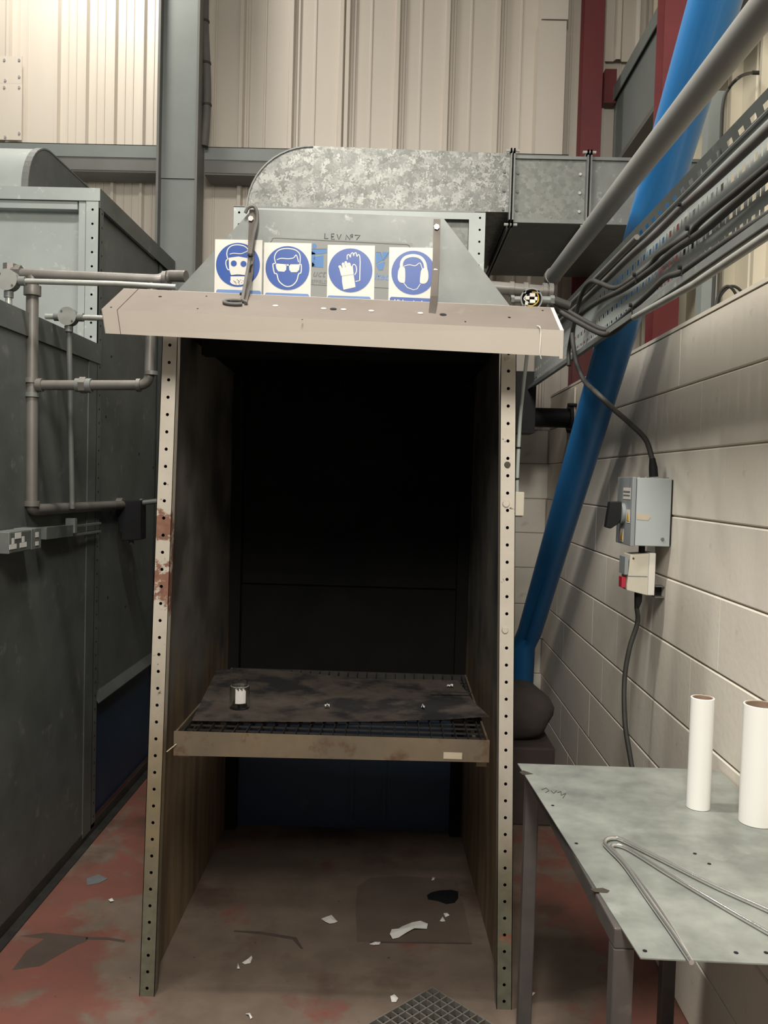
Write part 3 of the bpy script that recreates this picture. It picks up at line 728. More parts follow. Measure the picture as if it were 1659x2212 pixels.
def text_mesh(txt, size, name, m, parent, origin, d=.0008, shear=0, sx=1, rot=0, bold=0):
    cu = bpy.data.curves.new(name, 'FONT'); cu.body = txt; cu.size = 1; cu.shear = shear; cu.offset = bold
    cu.resolution_u = 3
    ob = bpy.data.objects.new('tmp', cu); COL.objects.link(ob)
    dg = bpy.context.evaluated_depsgraph_get(); me = bpy.data.meshes.new_from_object(ob.evaluated_get(dg))
    bpy.data.objects.remove(ob)
    s = size*PXM/.69; slope = -.028
    off = wloc(parent); P0 = px2(*origin, d)
    for v in me.vertices:
        x, y = v.co.x*s*sx, v.co.y*s
        xr = x*math.cos(rot)-y*math.sin(rot); yr = x*math.sin(rot)+y*math.cos(rot)
        v.co = Vector((P0.x+xr, P0.y, P0.z+yr))-off
    me.materials.clear(); me.materials.append(m)
    o = bpy.data.objects.new(name, me); COL.objects.link(o); o.parent = parent; return o

def sign_base(label, x0, y0, x1, y1, name='safety_sign', rx=0):
    # sheet slopes with the hood: corners given in photo pixels of the flat board
    zl = y0; o = thing(name, label, 'sign', tuple(px2((x0+x1)/2, 690)), None)
    s = .018*(x1-x0)
    q = [px2(x0-3, 700), px2(x1-3, 700+s), px2(x1, y0+s), px2(x0, y0)]
    mb = MB(); mb.prism(q, (0, -.0012, 0)); mb.build('board', M['signwhite'], o); return o
D1, D2, D3, D4 = .0018, .0022, .0026, .0030
# sign 1: respirator
s1 = sign_base('blue and white respirator mask safety sign, leftmost on the hood plate', 465, 517, 567, 700)
mb = MB(); flatpoly(mb, circ(514, 572, 47.5), D1); mb.build('blue_disc', M['signblue'], s1)
mb = MB()
ribbon(mb, sm([(493,563),(490,549),(493,537),(503,530),(517,529),(530,533),(537,542),(537,556)]), 2.6, D2)
ribbon(mb, sm([(496,549),(505,547),(520,548),(531,544),(536,541)]), 2, D2)
ribbon(mb, sm([(494,562),(489,562),(488,571),(492,582),(497,582)]), 2.6, D2)
mb.build('head_outline', M['signwhite'], s1)
mb = MB(); flatpoly(mb, [(494,557),(515,554),(536,558),(535,580),(531,591),(530,594),(499,594),(495,582)], D2)
flatpoly(mb, [(498,597),(531,597),(531,606),(498,606)], D2); flatpoly(mb, circ(514, 608, 17, 24, 8), D2+.0003); mb.build('mask', M['signwhite'], s1)
mb = MB(); flatpoly(mb, circ(505, 569, 6.5, 24), D3); flatpoly(mb, circ(526, 570, 6.5, 24), D3); mb.build('eyepiece', M['signblue'], s1)
mb = MB(); rn = random.Random(4)
for k in range(15):
    a_, r_ = rn.random()*6.28, math.sqrt(rn.random()); flatpoly(mb, circ(514+14*r_*math.cos(a_), 609+5.5*r_*math.sin(a_), .9, 6), D3+.0001*k)
ribbon(mb, [(497,595),(514,593),(532,595)], 1, D3); mb.build('filter_dots', M['ink'], s1)
mb = MB(); flatpoly(mb, [(467,628),(470,625),(561,628),(564,631),(564,690),(467,690)], D1); mb.build('label_panel', M['faded'], s1)
# sign 2: eye protection
s2 = sign_base('blue and white goggles sign reading Eye protection, second from left on hood', 571, 524, 673, 700)
mb = MB(); flatpoly(mb, circ(621, 579, 47.5), D1); mb.build('blue_disc', M['signblue'], s2)
mb = MB()
ribbon(mb, sm([(596,571),(593,556),(598,544),(609,538),(625,537),(640,541),(648,551),(648,570)]), 2.6, D2)
ribbon(mb, sm([(598,561),(608,558),(622,559),(634,557),(640,551),(645,566)]), 2.4, D2)
ribbon(mb, sm([(595,569),(590,570),(590,577),(593,590),(598,592),(602,606),(611,615),(621,619),(632,616),(641,606),(645,592),(650,589),(651,578),(650,571),(646,570)]), 2.8, D2)
mb.build('head_outline', M['signwhite'], s2)
mb = MB(); flatpoly(mb, [(595,569),(619,571),(618,583),(614,587),(601,586),(597,580)], D2); flatpoly(mb, [(624,571),(648,571),(646,583),(641,588),(629,588),(625,583)], D2)
flatpoly(mb, [(616,571),(627,571),(625,574),(618,574)], D2); mb.build('goggles', M['signwhite'], s2)
mb = MB(); flatpoly(mb, [(572,636),(575,632),(665,635),(668,639),(668,692),(572,692)], D1); mb.build('label_panel', M['faded'], s2)
text_mesh('Eye protection', 10, 'lettering', M['signwhite'], s2, (577, 648), D2, rot=-.028, sx=1.0, bold=.02)
# sign 3: gloves
s3 = sign_base('blue and white gloves safety sign, third from left on the hood', 708, 529, 810, 700)
mb = MB(); flatpoly(mb, circ(757, 584, 47.5), D1); mb.build('blue_disc', M['signblue'], s3)
mb = MB()
flatpoly(mb, [(738,584),(761,580),(763,588),(768,620),(742,626),(739,610)], D2)
for (a, b) in (((741,588),(734,576)), ((745,586),(741,570)), ((752,584),(747,567)), ((758,584),(754,570))): ribbon(mb, [b, a], 6.0, D2+.0003)
for c in ((734,576),(741,570),(747,567),(754,570)): flatpoly(mb, circ(*c, 3, 12), D2+.0005)
flatpoly(mb, [(733,580),(762,575),(764,592),(737,596)], D2+.0007)
mb.build('front_glove', M['signwhite'], s3)
mb = MB()
ribbon(mb, sm([(750,561),(750,552),(754,550),(757,556),(758,549),(762,546),(764,553),(765,548),(769,546),(771,554),(774,550),(777,553),(778,566)]), 2.4, D2)
ribbon(mb, [(778,566),(777,606),(768,608)], 2.6, D2+.0003)
ribbon(mb, sm([(766,594),(770,586),(769,575),(764,571),(760,577)]), 2.4, D2)
mb.build('rear_glove_outline', M['signwhite'], s3)
mb = MB(); flatpoly(mb, [(707,642),(710,638),(798,641),(801,645),(801,694),(707,694)], D1); mb.build('label_panel', M['faded'], s3)
# sign 4: ear defenders
s4 = sign_base('blue and white ear defender sign reading High noise levels, rightmost on hood', 841, 534, 943, 700)
mb = MB(); flatpoly(mb, circ(893, 589, 47.5), D1); mb.build('blue_disc', M['signblue'], s4)
mb = MB()
ribbon(mb, sm([(867,582),(868,566),(876,556),(892,552),(908,556),(917,567),(920,582)]), 6.5, D2)
flatpoly(mb, sm([(863,578),(871,576),(875,582),(875,606),(872,611),(863,609),(859,600),(860,586)], 3), D2+.0003)
flatpoly(mb, sm([(912,580),(921,579),(925,588),(925,603),(919,612),(909,612),(907,606),(909,586)], 3), D2+.0003)
ribbon(mb, sm([(872,575),(884,572),(897,574),(907,568),(912,580)]), 2, D2)
ribbon(mb, [(872,611),(880,621),(893,626),(901,624),(908,613)], 2, D2)
mb.build('ear_defenders', M['signwhite'], s4)
mb = MB(); flatpoly(mb, [(842,644),(845,641),(932,645),(935,648),(935,696),(842,696)], D1); mb.build('label_panel', M['signblue'], s4)
text_mesh('High noise levels', 9.5, 'lettering', M['signwhite'], s4, (851, 656), D2, rot=-.028, sx=.92, bold=.02)
# maker's plate partly hidden behind the signs
mp_ = thing('maker_plate', 'thin silvery maker plate with faded blue lettering behind the four signs', 'plate', tuple(px2(700, 690)))
MB().prism([px2(577, 690), px2(940, 705), px2(890, 525), px2(580, 511)], (0, -.0004, 0)).build('plate', M['plateclear'], mp_)
mb = MB()
ribbon(mb, sm([(584,523),(587,520),(590,515),(600,514.5)]), .9, .0008); ribbon(mb, [(600,514.5),(880,528.5)], .9, .0008); ribbon(mb, sm([(880,528.5),(884,531),(886,535),(891,537)]), .9, .0008)
ribbon(mb, [(672,614.5),(706,616.5)], .8, .0008); ribbon(mb, [(806,621),(840,622.5)], .8, .0008)
mb.build('border_line', M['ink'], mp_)
mb = MB(); flatpoly(mb, circ(679, 531, 5, 16), .0008)
flatpoly(mb, [(673,538),(706,538),(706,546),(698,548),(673,550)], .0008)
flatpoly(mb, [(674,556),(690,553),(699,551),(698,578),(674,576)], .0008)
flatpoly(mb, [(673,543),(681,543),(681,576),(673,576)], .0008)
mb.build('letter', M['logoblue'], mp_); mb = MB()
flatpoly(mb, [(812,545),(822,545),(826,562),(812,570)], .0008)
flatpoly(mb, [(812,572),(829,565),(832,566),(827,583),(818,584)], .0008)
flatpoly(mb, [(826,544),(840,545),(838,553),(830,562),(827,563)], .0008)
mb.build('letter', M['logoblue'], mp_)
mb = MB()
ribbon(mb, [(812,545),(822,545),(827,563),(840,545)], .8, .0009); ribbon(mb, [(673,538),(706,538)], .8, .0009); mb.build('letter_edge', M['ink'], mp_)
text_mesh('uct D', 15, 'lettering', M['inkpale'], mp_, (674, 597), shear=.35, rot=-.028)
text_mesh('ited', 15, 'lettering', M['faded'], mp_, (807, 603), shear=.35, rot=-.028, bold=.01)
text_mesh('EFFIELD', 7, 'lettering', M['inkpale'], mp_, (672, 611), rot=-.028)
ln = thing('marker_writing', 'hand drawn marker text LEV No 7 on the galvanised hood plate', 'writing', tuple(px2(700, 520)))
mb = MB(); dd = .0006; w_ = 1.6
for st in ([(702,504),(701,515),(709,515)], [(722,505),(716,505),(716,517),(723,517)], [(716,511),(721,511)], [(728,506),(732,517),(737,506)],
           [(747,518),(748,507),(756,518),(757,507)], [(759,512),(762,512)], [(766,508),(778,508),(770,518)]):
    ribbon(mb, st, w_, dd)
ribbon(mb, circ(760.5, 508, 2, 8), 1, dd, True)
mb.build('marker_letters', M['ink'], ln)

# ------------------------------------------------------------------ lamp
lamp = thing('batten_lamp', 'long cream fluorescent lamp housing tilted forward across the front of the booth', 'lamp', tuple(U(717, 750, 2.44)))
def lp(t, pl, pr, Y):
    x = pl[0]+(pr[0]-pl[0])*t, pl[1]+(pr[1]-pl[1])*t
    return U(x[0], x[1], Y)
ring = []
for t_ in (0, 1):
    top = lp(t_, (267, 623), (1189, 664), 2.585); rid = lp(t_, (219, 668), (1210, 713), 2.40); bot = lp(t_, (227, 720), (1208, 770), 2.43)
    bk = top+(bot-rid)*1.0; 
    ring.append((top, rid, bot, bk))
L0, L1 = ring
def strip(a0, a1, b0, b1, nm, m, par=lamp, t=.0015):
    nrm = (a1-a0).cross(b0-a0).normalized()*t
    MB().prism([a0, a1, b1, b0], nrm).build(nm, m, par)
strip(L0[0], L1[0], L0[1], L1[1], 'back_plate', M['lamp_dark'])
strip(L0[1], L1[1], L0[2], L1[2], 'front_face', M['lamp'])
lipb0 = L0[2]+Vector((0, .022, .004)); lipb1 = L1[2]+Vector((0, .022, .004))
strip(L0[2], L1[2], lipb0, lipb1, 'lower_lip', M['lamp_dark'])
strip(L0[3], L1[3], L0[0], L1[0], 'rear_face', M['lamp'])
e = (L1[1]-L0[1]).normalized()
MB().prism([L0[0], L0[1], L0[2], L0[3]], e*.002).build('end_cap', M['lamp'], lamp)
MB().prism([p+e*.0 for p in (L1[0], L1[1], L1[2]+Vector((0,0,-.006)), L1[3])], e*.010).build('end_cap', M['lamp'], lamp)
for t_ in (.035,):
    a = L0[1].lerp(L1[1], t_)+Vector((0,-.0012,.0005)); b = L0[2].lerp(L1[2], t_)+Vector((0,-.0012,0)); c = L0[0].lerp(L1[0], t_)+Vector((0,-.0005,.0012))
    MB().tube([c.lerp(a, .0), a, b], .0007, 5).build('tie_line', M['strap'], lamp)
# tubes (unlit) inside the housing
for k in (0.35, .65):
    a = (L0[2].lerp(L0[3], k))+Vector((.02, 0, .012)); b = (L1[2].lerp(L1[3], k))+Vector((-.02, 0, .012))
    MB().tube([a, b], .012, 12).build('lamp_tube', M['white'], lamp, True)
for (x0_, x1_) in ((505, 632), (690, 845)):
    a = U(x0_, 748, 2.58); b = U(x1_, 748, 2.58)
    MB().prism([(a.x, 2.56, a.z+.03), (a.x+.04, 2.56, a.z-.010), (b.x-.0, 2.56, a.z-.014), (b.x, 2.56, a.z+.03)], (0, .02, 0)).build('reflector_clip', M['soot'], lamp)
nrmB = (L1[0]-L0[0]).cross(L0[1]-L0[0]).normalized()
if nrmB.y > 0: nrmB = -nrmB
def on_back(px, py):
    # intersect view ray with the back plate plane
    r = ray(px, py); n_ = nrmB; t_ = (L0[0]-O0).dot(n_)/r.dot(n_); return O0+r*t_
for (px, py, rx, m) in ((720, 668, .010, 'black'), (957, 680, .010, 'black'), (595, 661, .008, 'lamp'), (699, 667, .008, 'lamp'), (742, 669, .008, 'lamp'), (802, 672, .008, 'lamp'), (908, 677, .008, 'lamp'), (346, 641, .005, 'black'),
                       (1100, 686, .004, 'black'), (1172, 671, .003, 'black'), (446, 640, .0025, 'black'), (427, 667, .0025, 'black'), (1005, 695, .0025, 'black'), (653, 691, .0025, 'black'), (240, 664, .003, 'black')):
    c = on_back(px, py)+nrmB*.0008; MB().cyl(c, nrmB, rx, .0006, 12).build('hole' if m == 'black' else 'knockout', M[m], lamp)
# dangling white string
a = U(1163, 707, 2.385); 
t = MB().tube(catmull([on_back(1160, 706)+nrmB*.003, U(1166, 706, 2.388), U(1168, 716, 2.388), U(1167, 745, 2.386), U(1166, 762, 2.388), U(1169, 775, 2.39)], 6), .0012, 6).build('string', M['paper'], None, True)
tag(t, 'thin white string hanging over right end of the cream lamp housing', 'string')
# straps
def strap(pts, wd, label, bolts):
    o = thing('hanger_strap', label, 'strap', tuple(pts[-1]))
    mb = MB()
    for i in range(len(pts)-1):
        a, b = pts[i], pts[i+1]; sx = Vector((wd/2, 0, 0)); t = Vector((0, -.004, 0))
        mb.loft([a-sx, a+sx, a+sx+t, a-sx+t], [b-sx, b+sx, b+sx+t, b-sx+t])
    mb.build('bar', M['strap'], o)
    for p in bolts: MB().cyl(p+Vector((0,-.004,0)), (0,-1,0), .0085, .008, 6).build('bolt', M['bolt'], o)
    return o
strap([U(944, 474, YF+.034), U(942, 560, YF+.034), U(937, 640, YF-.02), U(933, 683, 2.475)], .021, 'flat brown steel strap bolted right of the ear defender sign', [U(943, 492, YF+.034), U(940, 588, YF+.026)])
strap([U(546, 453, YF+.034), U(543, 520, YF+.034), U(541, 590, YF+.02), U(527, 655, 2.505)], .019, 'flat brown steel strap bolted over the respirator sign', [U(543, 474, YF+.034), U(541, 569, YF+.022)])
# cable on left strap with ring
pts = [U(530, 460, YF+.01), U(536, 449, YF+.01), U(548, 446, YF+.01), U(555, 458, YF+.01), U(555, 480, YF+.008), U(548, 510, YF), U(541, 550, YF-.01), U(532, 600, YF-.05), U(523, 650, 2.50)]
cl = thing('lamp_cable', 'grey flex coming over the hood and down strap to coil on lamp', 'cable', tuple(pts[-1]))
MB().tube(catmull(pts, 6), .0055, 8).build('flex', M['cable_grey'], cl, True)
cc = on_back(508, 657)+nrmB*.006
au = (L1[0]-L0[0]).normalized(); av = nrmB.cross(au)
mb = MB().tube([cc+au*(.032*math.cos(a_))+av*(.020*math.sin(a_)) for a_ in [k*.2618 for k in range(-1, 22)]], .0052, 8); mb.build('coil', M['cable_grey'], cl, True)
for (px, py) in ((541, 552), (524, 636)): MB().cyl(U(px, py-3, YF-.02 if py < 600 else 2.53), (0,0,-1), .0085, .006, 10).build('cable_tie', M['cable'], cl)
MB().cyl(on_back(492, 653)+nrmB*.001, nrmB, .008, .006, 8).build('grommet', M['black'], cl)

# ------------------------------------------------------------------ blue pipe, grey pipe
T0 = U(1545, 0, 2.34); B0 = U(1178, 1250, 4.55); dirp = (B0-T0)
TT = T0-dirp*.3; B1 = T0+dirp*1.20
bp = thing('blue_pipe', 'thick blue plastic pipe slanting from floor corner up across the right side', 'pipe', (B1.x, B1.y, 0))
MB().tube([TT, T0, T0.lerp(B1, .25), T0.lerp(B1, .5), T0.lerp(B1, .75), B1, (B1.x-.03, B1.y+.04, B1.z-.1), (B1.x-.04, B1.y+.05, .03)], .070, 32).build('tube', M['blue'], bp, True)
MB().cyl((B1.x-.04, B1.y+.05, 0), (0,0,1), .085, .04, 24).build('foot_socket', M['black'], bp)
a = U(1283, 970, 3.75)
gX = .66
g0 = UX(1180, 610, gX); g0 = Vector((gX, 3.86, g0.z)); gz = UX(1400, 345, gX).z
gp = thing('grey_pipe', 'long round grey pipe running overhead from the booth towards upper right', 'pipe', (gX, 3.86, g0.z))
MB().tube([(gX, 3.86, UX(1183, 612, gX).z), (gX, .35, UX(1500, 222, gX).z)], .033, 24).build('tube', M['bigpipe'], gp, True)
MB().cyl((gX, 3.83, UX(1183, 612, gX).z), (0,1,0), .038, .04, 20).build('collar', M['pipe'], gp, True)

# ------------------------------------------------------------------ cable tray
TX = .70
zt_b = UX(1400, 668, TX).z; zt_t = UX(1400, 509, TX).z
tray = thing('cable_tray', 'perforated galvanised cable tray running along the block wall carrying black cables', 'cable tray', (TX, 2.6, zt_b))
Y0, Y1 = .75, 4.55; hT = zt_t-zt_b
mb = MB(); rows = [('p', .16), ('s', .06), ('p', .12), ('s', .09), ('p', .27), ('s', .10), ('p', .20)]
tot = sum(r[1] for r in rows); cy = .030; nc = int((Y1-Y0)/cy)
z = zt_b
for kind, f in rows:
    h = hT*f/tot
    if kind == 'p': mb.add([(TX, Y1, z), (TX, Y0, z), (TX, Y0, z+h), (TX, Y1, z+h)], [(0,1,2,3)])
    else:
        for i in range(nc):
            y = Y0+i*(Y1-Y0)/nc; y2 = Y0+(i+1)*(Y1-Y0)/nc; dy = y2-y
            if i % 2: a0, a1, b0, b1 = .22, .78, .12, .88
            else: a0, a1, b0, b1 = .42, .58, .02, .98
            o_ = [(TX, y2, z), (TX, y, z), (TX, y, z+h), (TX, y2, z+h)]
            i_ = [(TX, y+dy*a1, z+h*b0), (TX, y+dy*a0, z+h*b0), (TX, y+dy*a0, z+h*b1), (TX, y+dy*a1, z+h*b1)]
            mb.add(o_+i_, [(k, (k+1) % 4, 4+(k+1) % 4, 4+k) for k in range(4)])
    z += h
mb.build('perforated_base', M['galv_pale'], tray)
# top flange with slots, leaning out to the left
fw = .045; mb = MB(); nc2 = 62
for i in range(nc2):
    y = Y0+i*(Y1-Y0)/nc2; y2 = Y0+(i+1)*(Y1-Y0)/nc2; dy = y2-y
    P = lambda u, v: (TX-fw*.35*v, y+dy*u, zt_t+fw*v)
    o_ = [P(1,0), P(0,0), P(0,1), P(1,1)]; i_ = [P(.72,.38), P(.28,.38), P(.28,.62), P(.72,.62)]
    mb.add(o_+i_, [(k, (k+1) % 4, 4+(k+1) % 4, 4+k) for k in range(4)])
mb.build('slotted_flange', M['galv_dark'], tray)  # darker than the base: the flange's shade is in its colour
MB().box((TX-.03, Y0, zt_b-.003), (TX, Y1, zt_b)).box((TX-.032, Y0, zt_b-.014), (TX-.028, Y1, zt_b+.004)).build('bottom_lip', M['galv'], tray)
MB().tube([(TX-.012, Y0, zt_t), (TX-.012, Y1, zt_t)], .006, 8).build('corner_bead', M['galv_dark'], tray, True)
# cables in the tray
def tcable(samples, r, label, m='cable', name='cable', extra=None):
    pts = [UX(px, py, TX-.012-r-(dx if len(q) > 2 else 0)) for q in samples for (px, py, dx) in [(q[0], q[1], q[2] if len(q) > 2 else 0)]]
    if name != 'conduit': pts.append(Vector((pts[-1].x, .78, pts[-1].z)))
    t = MB().tube(catmull(pts+(extra or []), 8), r, 10).build(name, M[m], None, True); return tag(t, label, 'cable')
grp = None
tcable([(1200,705),(1230,677),(1303,610),(1362,553),(1417,505),(1471,451),(1538,393),(1659,280),(1760,185)], .0105, 'dusty grey cable highest in the cable tray, just under its slotted flange', 'cable_grey')
tcable([(1229,790,.03),(1229,755,.03),(1240,700,.035),(1251,652,.035),(1263,622,.035),(1279,607,.03),(1297,612,.02),(1331,622),(1371,600),(1405,573),(1426,547),(1487,508),(1509,483),(1549,448),(1659,359),(1760,270)], .0082, 'black cable that rises in a hump then dives down behind the lamp end', 'cable')
tcable([(1184,652,.18),(1211,662,.12),(1251,686,.07),(1300,711,.02),(1322,706),(1365,668),(1405,631),(1438,600),(1472,588),(1503,567),(1580,515),(1659,464),(1760,395)], .0080, 'upper of two black cables curving from round junction box into tray', 'cable', 'flexible_cable')
tcable([(1186,660,.17),(1211,674,.12),(1251,697,.07),(1300,721,.02),(1326,716),(1365,684),(1426,640),(1487,600),(1580,533),(1659,480),(1760,412)], .0095, 'lower of two black cables curving from round junction box into tray', 'cable', 'flexible_cable')
for k, (px, py, rr, lb) in enumerate(((1373,594,.03,'black cable tie on mid cables, nearest to the hump in the cable'), (1488,494,.03,'black cable tie on mid cables of tray, in front of the blue pipe edge'), (1365,660,.03,'black cable tie where lowest tray cables leave the steel conduit end'),
                       (1472,578,.03,'black cable tie on lowest tray cables, right of the blue pipe'), (1470,442,.026,'black cable tie on the dusty cable highest in the tray'))):
    a = UX(px, py, TX-.034); b = UX(px, py+18, TX-.034)
    tag(MB().bar(a, b, .004, .002, up=(1,0,0)).cyl(a+Vector((0,0,.001)), (-1,0,0), .006, .008, 8).build('cable_tie', M['black']), lb, 'cable tie')
# steel conduit lying along tray bottom
t = MB().tube([UX(1370, 686, TX-.045), UX(1500, 614, TX-.045), UX(1700, 480, TX-.045), Vector((TX-.045, .76, UX(1700, 480, TX-.045).z))], .009, 12).build('steel_conduit', M['conduit'], None, True); tag(t, 'thin pale steel conduit along the bottom edge of the cable tray', 'conduit')
t = MB().tube([UX(1200, 690, TX-.03), UX(1290, 598, TX-.03), UX(1376, 512, TX-.03)], .008, 12).build('steel_conduit', M['pipe'], None, True); tag(t, 'short grey steel conduit along top of tray ending at the blue pipe', 'conduit')

# ------------------------------------------------------------------ wall isolator and socket
XI = .81
iso = thing('isolator_switch', 'blue grey metal isolator box with black rotary handle on the block wall', 'switch box', tuple(UX(1410, 1180, .9)))
yn = UX(1452, 1100, XW-.002).y
zi1 = U(1450, 1034, yn).z; zi0 = U(1446, 1181, yn).z; xf = U(1374, 1100, yn).x; yfar = yn+.19
MB().box((xf, yn, zi0), (XW-.006, yfar, zi1)).build('enclosure', M['isobox'], iso, bevel=.002)
MB().box((xf-.016, yn-.003, zi0-.002), (xf-.002, yfar+.003, zi1+.002)).build('lid', M['isolid'], iso, bevel=.002)
MB().box((xf-.002, yn+.002, zi0+.002), (xf, yfar-.002, zi1-.002)).build('gasket', M['black'], iso)
MB().box((XW-.006, yn+.004, zi0+.004), (XW-.001, yfar-.004, zi1-.004)).build('back_plate', M['black'], iso)
hc = Vector((xf-.016, yn+.10, (zi0+zi1)/2-.01))
MB().cyl(hc, (-1,0,0), .036, .012, 24).build('handle_collar', M['isolid'], iso, True)
MB().prism([hc+Vector((-.012, -.02, .042)), hc+Vector((-.052, -.016, .040)), hc+Vector((-.062, -.010, -.050)), hc+Vector((-.045, -.012, -.055)), hc+Vector((-.020, -.018, -.036)), hc+Vector((-.012, -.02, -.02))], (0, .036, 0)).build('rotary_handle', M['black'], iso, bevel=.003)
fx = xf-.0165
def lid_quad(y0, y1, z0, z1, m, nm, d=0):
    MB().box((fx-.0006-d, y0, z0), (fx-d, y1, z1)).build(nm, m, iso)
lid_quad(yn+.015, yn+.11, zi1-.075, zi1-.035, M['white'], 'label_plate')
lid_quad(yn+.02, yn+.105, zi1-.052, zi1-.046, M['inkpale'], 'label_print', .0007); lid_quad(yn+.02, yn+.105, zi1-.064, zi1-.059, M['inkpale'], 'label_print', .0007)
for (yy, zz) in ((yn+.035, zi0+.10), (yn+.11, zi0+.030)):
    lid_quad(yy-.022, yy+.022, zz-.024, zz+.022, M['white'], 'warning_label')
    MB().prism([(fx-.0016, yy-.017, zz-.018), (fx-.0016, yy+.017, zz-.018), (fx-.0016, yy, zz+.018)], (.0008, 0, 0)).build('warning_triangle', M['yellow'], iso)
a = U(1375, 1110, yn); MB().prism([(a.x+.001, yn-.0006, a.z), (a.x+.044, yn-.0006, a.z-.002), (a.x+.047, yn-.0006, a.z-.010), (a.x+.04, yn-.0006, a.z-.021), (a.x+.001, yn-.0006, a.z-.019)], (0, -.0006, 0)).build('masking_tape', M['tape'], iso)
MB().cyl(U(1431, 1165, yn), (0,-1,0), .006, .003, 12).build('screw', M['galv'], iso)
for k in range(5): MB().cyl((xf+.01+k*.024, yn+.015, zi1), (0,0,1), .005, .004, 8).build('lid_screw', M['isolid'], iso)
MB().tube([U(1412, 1030, yn+.05), U(1411, 1010, yn+.05), U(1409, 990, yn+.05)], [.016, .015, .010], 14).build('cable_gland', M['black'], iso, True)
# feeding hose
def tp(px, py, d=0): return UX(px, py, TX-.023-d)
pts = [U(1409, 992, yn+.05), U(1395, 950, yn+.06), U(1362, 916, 2.98), U(1328, 886, 2.9), U(1290, 850, 2.9), tp(1262, 822, .0), tp(1246, 785, .02), tp(1239, 750, .03), tp(1237, 722, .03), tp(1242, 695, .02), tp(1264, 671, .01), tp(1297, 649), tp(1346, 625), tp(1408, 582), tp(1457, 541), tp(1518, 500), tp(1580, 447), tp(1659, 380), tp(1760, 300)]
pts.append(Vector((pts[-1].x, .78, pts[-1].z)))
t = MB().tube(catmull(pts, 8), .0092, 10).build('power_cable', M['cable'], None, True); tag(t, 'thick black power cable dropping out of the tray down to isolator box', 'cable')
# socket / rcd unit
ys = yn+.02
sk = thing('socket_unit', 'grubby white switched socket unit with red rocker under the isolator box', 'socket', tuple(U(1390, 1285, ys)))
sx0 = U(1353, 1240, ys).x; sx1 = U(1415, 1240, ys).x; sz1 = U(1400, 1197, ys).z; sz0 = U(1400, 1284, ys).z
xm = sx1-.022
MB().prism([(xm, ys, sz1+.002), (xm, ys, sz0-.004), (sx0+.004, ys, sz0+.012), (sx0+.004, ys, sz0+.03), (sx0+.012, ys, sz1-.004)], (0, .085, 0)).build('cover', M['whitedirty'], sk, bevel=.002)
MB().box((xm, ys-.002, sz0-.003), (sx1, ys+.088, sz1+.004)).build('back_box', M['white'], sk, bevel=.002)
MB().box((sx0+.002, ys+.012, sz0+.02), (sx0-.012, ys+.05, sz0+.056)).build('rocker', M['redplastic'], sk)
MB().box((sx0+.006, ys+.002, sz0+.066), (sx0-.006, ys+.075, sz1-.012)).build('clear_flap', M['isolid'], sk)
MB().box((sx0+.006, ys-.0008, sz0+.060), (xm-.004, ys, sz0+.0625)).build('cover_joint', M['inkpale'], sk)
MB().cyl((sx0+.022, ys, sz1-.016), (0,-1,0), .0035, .002, 10).build('screw', M['strap'], sk)
MB().cyl(((sx0+sx1)/2+.012, ys+.04, sz1+.002), (0,0,1), .011, zi0-sz1-.002, 12).build('coupler', M['black'], sk, True)
gc = Vector(((sx0+sx1)/2+.006, ys+.04, sz0))
MB().tube([gc+Vector((0,0,.002)), gc+Vector((0,0,-.03)), gc+Vector((-.004,0,-.055))], [.014,.013,.008], 14).build('cable_gland', M['black'], sk, True)
gb = U(1386, 1325, ys+.04)
pts = [gc+Vector((-.004,0,-.05)), U(1377, 1345, ys+.05), U(1360, 1400, 3.0), U(1349, 1470, 2.98), U(1350, 1560, 2.92), U(1362, 1640, 2.85), U(1372, 1720, 2.8), (.75, 2.75, .5), (.78, 2.8, .012)]
t = MB().tube(catmull(pts, 8), .0085, 10).build('supply_cable', M['cable'], None, True); tag(t, 'black supply cable hanging from the socket unit down behind the steel table', 'cable')
b0 = U(1416, 1266, ys+.03); b1 = U(1444, 1292, ys+.03)
br = thing('strut_bracket', 'short open steel strut stub holding the socket unit off the wall', 'bracket', (b0.x, ys+.03, b1.z))
MB().box((b0.x, ys+.03, b0.z-.003), (XW-.001, ys+.07, b0.z)).build('channel_flange', M['galv'], br); MB().box((b0.x, ys+.03, b1.z), (XW-.001, ys+.07, b1.z+.003)).build('channel_flange', M['galv'], br)
MB().box((b0.x, ys+.065, b1.z), (XW-.001, ys+.07, b0.z)).build('channel_web', M['black'], br)

# ------------------------------------------------------------------ fittings right of hood
jb = thing('junction_box', 'open round conduit box with loose wires at right end of lamp', 'junction box', tuple(U(1145, 672, 2.62)))
jc = U(1145, 650, 2.62); 
mb = MB(); n = 28; vs = []; prf = [(.033, 0), (.033, -.03), (.029, -.03), (.029, -.004), (0, -.004)]
for (r0, d0) in prf:
    for k in range(n): vs.append(jc+Vector((r0*math.cos(2*math.pi*k/n), d0, r0*math.sin(2*math.pi*k/n))))
mb.add(vs, [(i*n+k, i*n+(k+1) % n, (i+1)*n+(k+1) % n, (i+1)*n+k) for i in range(4) for k in range(n)])
mb.build('round_body', M['galv'], jb, True)
MB().cyl(jc+Vector((0,-.006,0)), (0,-1,0), .0285, .002, 24).build('dark_interior', M['black'], jb)
rn = random.Random(2)
for (dx, dz, w_) in ((-.012,.004,.012),(.003,.013,.016),(.004,-.006,.016),(-.014,-.012,.008),(.014,.002,.008)):
    c = jc+Vector((dx, -.020, dz)); MB().box(c-Vector((w_/2, .006, .005)), c+Vector((w_/2, .006, .005))).build('terminal_block', M['white'], jb)
